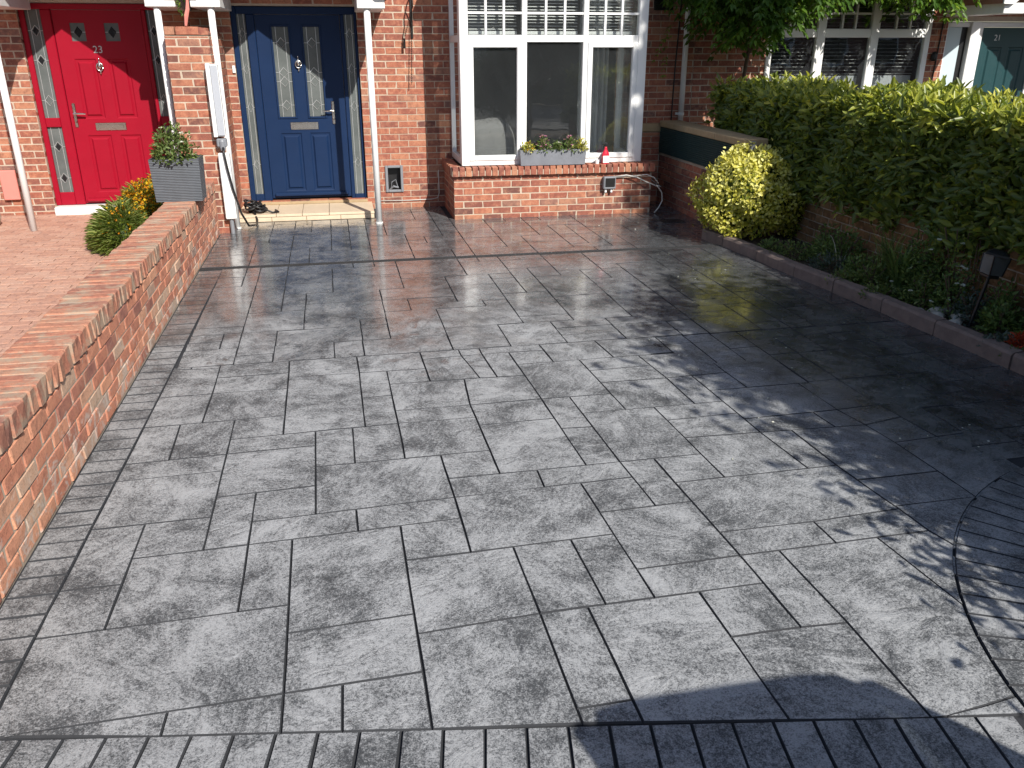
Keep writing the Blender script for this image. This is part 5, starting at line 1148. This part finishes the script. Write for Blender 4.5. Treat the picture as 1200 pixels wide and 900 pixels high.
MB().prism([(cxc - .44, 1.40), (cxc - .40, 1.455), (cxc - .3, 1.475), (cxc + .3, 1.475), (cxc + .40, 1.455), (cxc + .44, 1.40)], 1, -1.92, .18).build('roof', 'car_paint', car)
for s in (-1, 1):
    for (y0_, y1_) in ((.26, .13), (-.92, -.92), (-2.77, -1.92)): MB().tube([(cxc + s * .565, y0_, .90), (cxc + s * .46, y1_, 1.42)], .045, 6).build('pillar', 'car_paint', car)
    MB().add([(cxc + s * .575, .23, .92), (cxc + s * .575, -2.72, .92), (cxc + s * .47, -1.92, 1.40), (cxc + s * .47, .13, 1.40)], [(0, 1, 2, 3)]).build('side_window', 'tinted', car)
    B('tail_light', 'bottle_red', car, cxc + s * .50, cxc + s * .66, .315, .335, .62, .84, b=.008)
    for yy in (-.47, -3.07):
        wh = MB().tube([(cxc + s * .62, yy, .31), (cxc + s * .83, yy, .31)], .31, 22).build('wheel', 'tyre', car); MB().tube([(cxc + s * .80, yy, .31), (cxc + s * .84, yy, .31)], .20, 18).build('rim', 'chrome', wh)
MB().add([(cxc - .55, .29, .92), (cxc + .55, .29, .92), (cxc + .43, .16, 1.40), (cxc - .43, .16, 1.40)], [(0, 1, 2, 3)]).build('rear_window', 'tinted', car)
opp = thing('rendered_house', (6, -24, 0), 'white rendered house across the street', 'house')
MB().prism([(1.5, 0), (11, 0), (11, 5), (6.2, 8), (1.5, 5)], 1, -30, -22).build('wall', 'render_white', opp)
for s in (0, 1): MB().prism([(1.2, 4.75), (6.2, 7.98), (6.2, 8.15), (1.2, 4.95)] if s == 0 else [(11.3, 4.75), (6.2, 7.98), (6.2, 8.15), (11.3, 4.95)], 1, -30.3, -21.7).build('roof', 'slate', opp)
for x in (3, 8.2): 
    wn_ = B('window', 'white', opp, x, x + 1.6, -21.99, -21.9, 1, 2.3); B('pane', 'dark_lead', wn_, x + .1, x + 1.5, -21.9, -21.88, 1.1, 2.2)
tree('street_tree', (-3.5, -13.5, 0), 2.4, (-3.5, -13.5, 4.6), (2.6, 2.4, 2.4), 7000, .20, 'big leafy tree across the street', seed=21, trunk=.2)
tree('street_tree', (9.5, -13, 0), 2.4, (9.5, -13, 4.8), (2.8, 2.4, 2.5), 7000, .20, 'wide leafy tree in front of the white house', seed=22, trunk=.2)
fh = thing('street_hedge', (0, -11, 0), 'clipped hedge along the far side of the street', 'hedge')
n = 9000; p = np.stack([nrg.uniform(-14, 14, n), nrg.uniform(-11.6, -10.6, n), nrg.uniform(0, 1.5, n)], 1); leaves('foliage', 'tree_leaf', fh, p, nrg.normal(0, 1, (n, 3)), .16, .08, np.clip(nrg.normal(.5, .2, n), 0, 1))
B('inner_growth', 'tree_leaf', fh, -14, 14, -11.45, -10.75, -.05, 1.35, b=.2)

# fallen petals and leaf crumbs on the drive
n = 130; px_ = nrg.uniform(.4, 3.6, n); py_ = nrg.uniform(2.6, 9.2, n); keep = (px_ > 1.4 + nrg.uniform(0, 1.5, n)) & (px_ < 3.55); px_, py_ = px_[keep], py_[keep]; n = len(px_)
fp = leaves('fallen_petals', 'white_petal', None, np.stack([px_, py_, np.full(n, .004)], 1), np.stack([nrg.normal(0, 1, n), nrg.normal(0, 1, n), np.full(n, .03)], 1), nrg.uniform(.010, .020, n), .010, nrg.random(n), .02)
tag(fp, 'small white petals scattered over the grey drive', 'petals', kind='stuff')

for (xa, xb, lab) in ((-40, .9, 'long brick terrace across the street to the left of the white house'), (11.6, 50, 'long brick terrace across the street to the right of the white house')):
    tr_ = thing('brick_terrace', ((xa + xb) / 2, -26, 0), lab, 'house')
    B('wall', 'far_brick', tr_, xa, xb, -30, -22.5, -.05, 5.2); MB().prism([(-30.3, 5.1), (-22.2, 5.1), (-26.2, 8.2)], 0, xa, xb).build('roof', 'slate', tr_)
    k = xa + 1.2
    while k < xb - 2:
        wn_ = B('window', 'white', tr_, k, k + 1.7, -22.52, -22.42, .9, 2.3); B('pane', 'dark_lead', wn_, k + .1, k + 1.6, -22.42, -22.40, 1.0, 2.2); k += 3.1
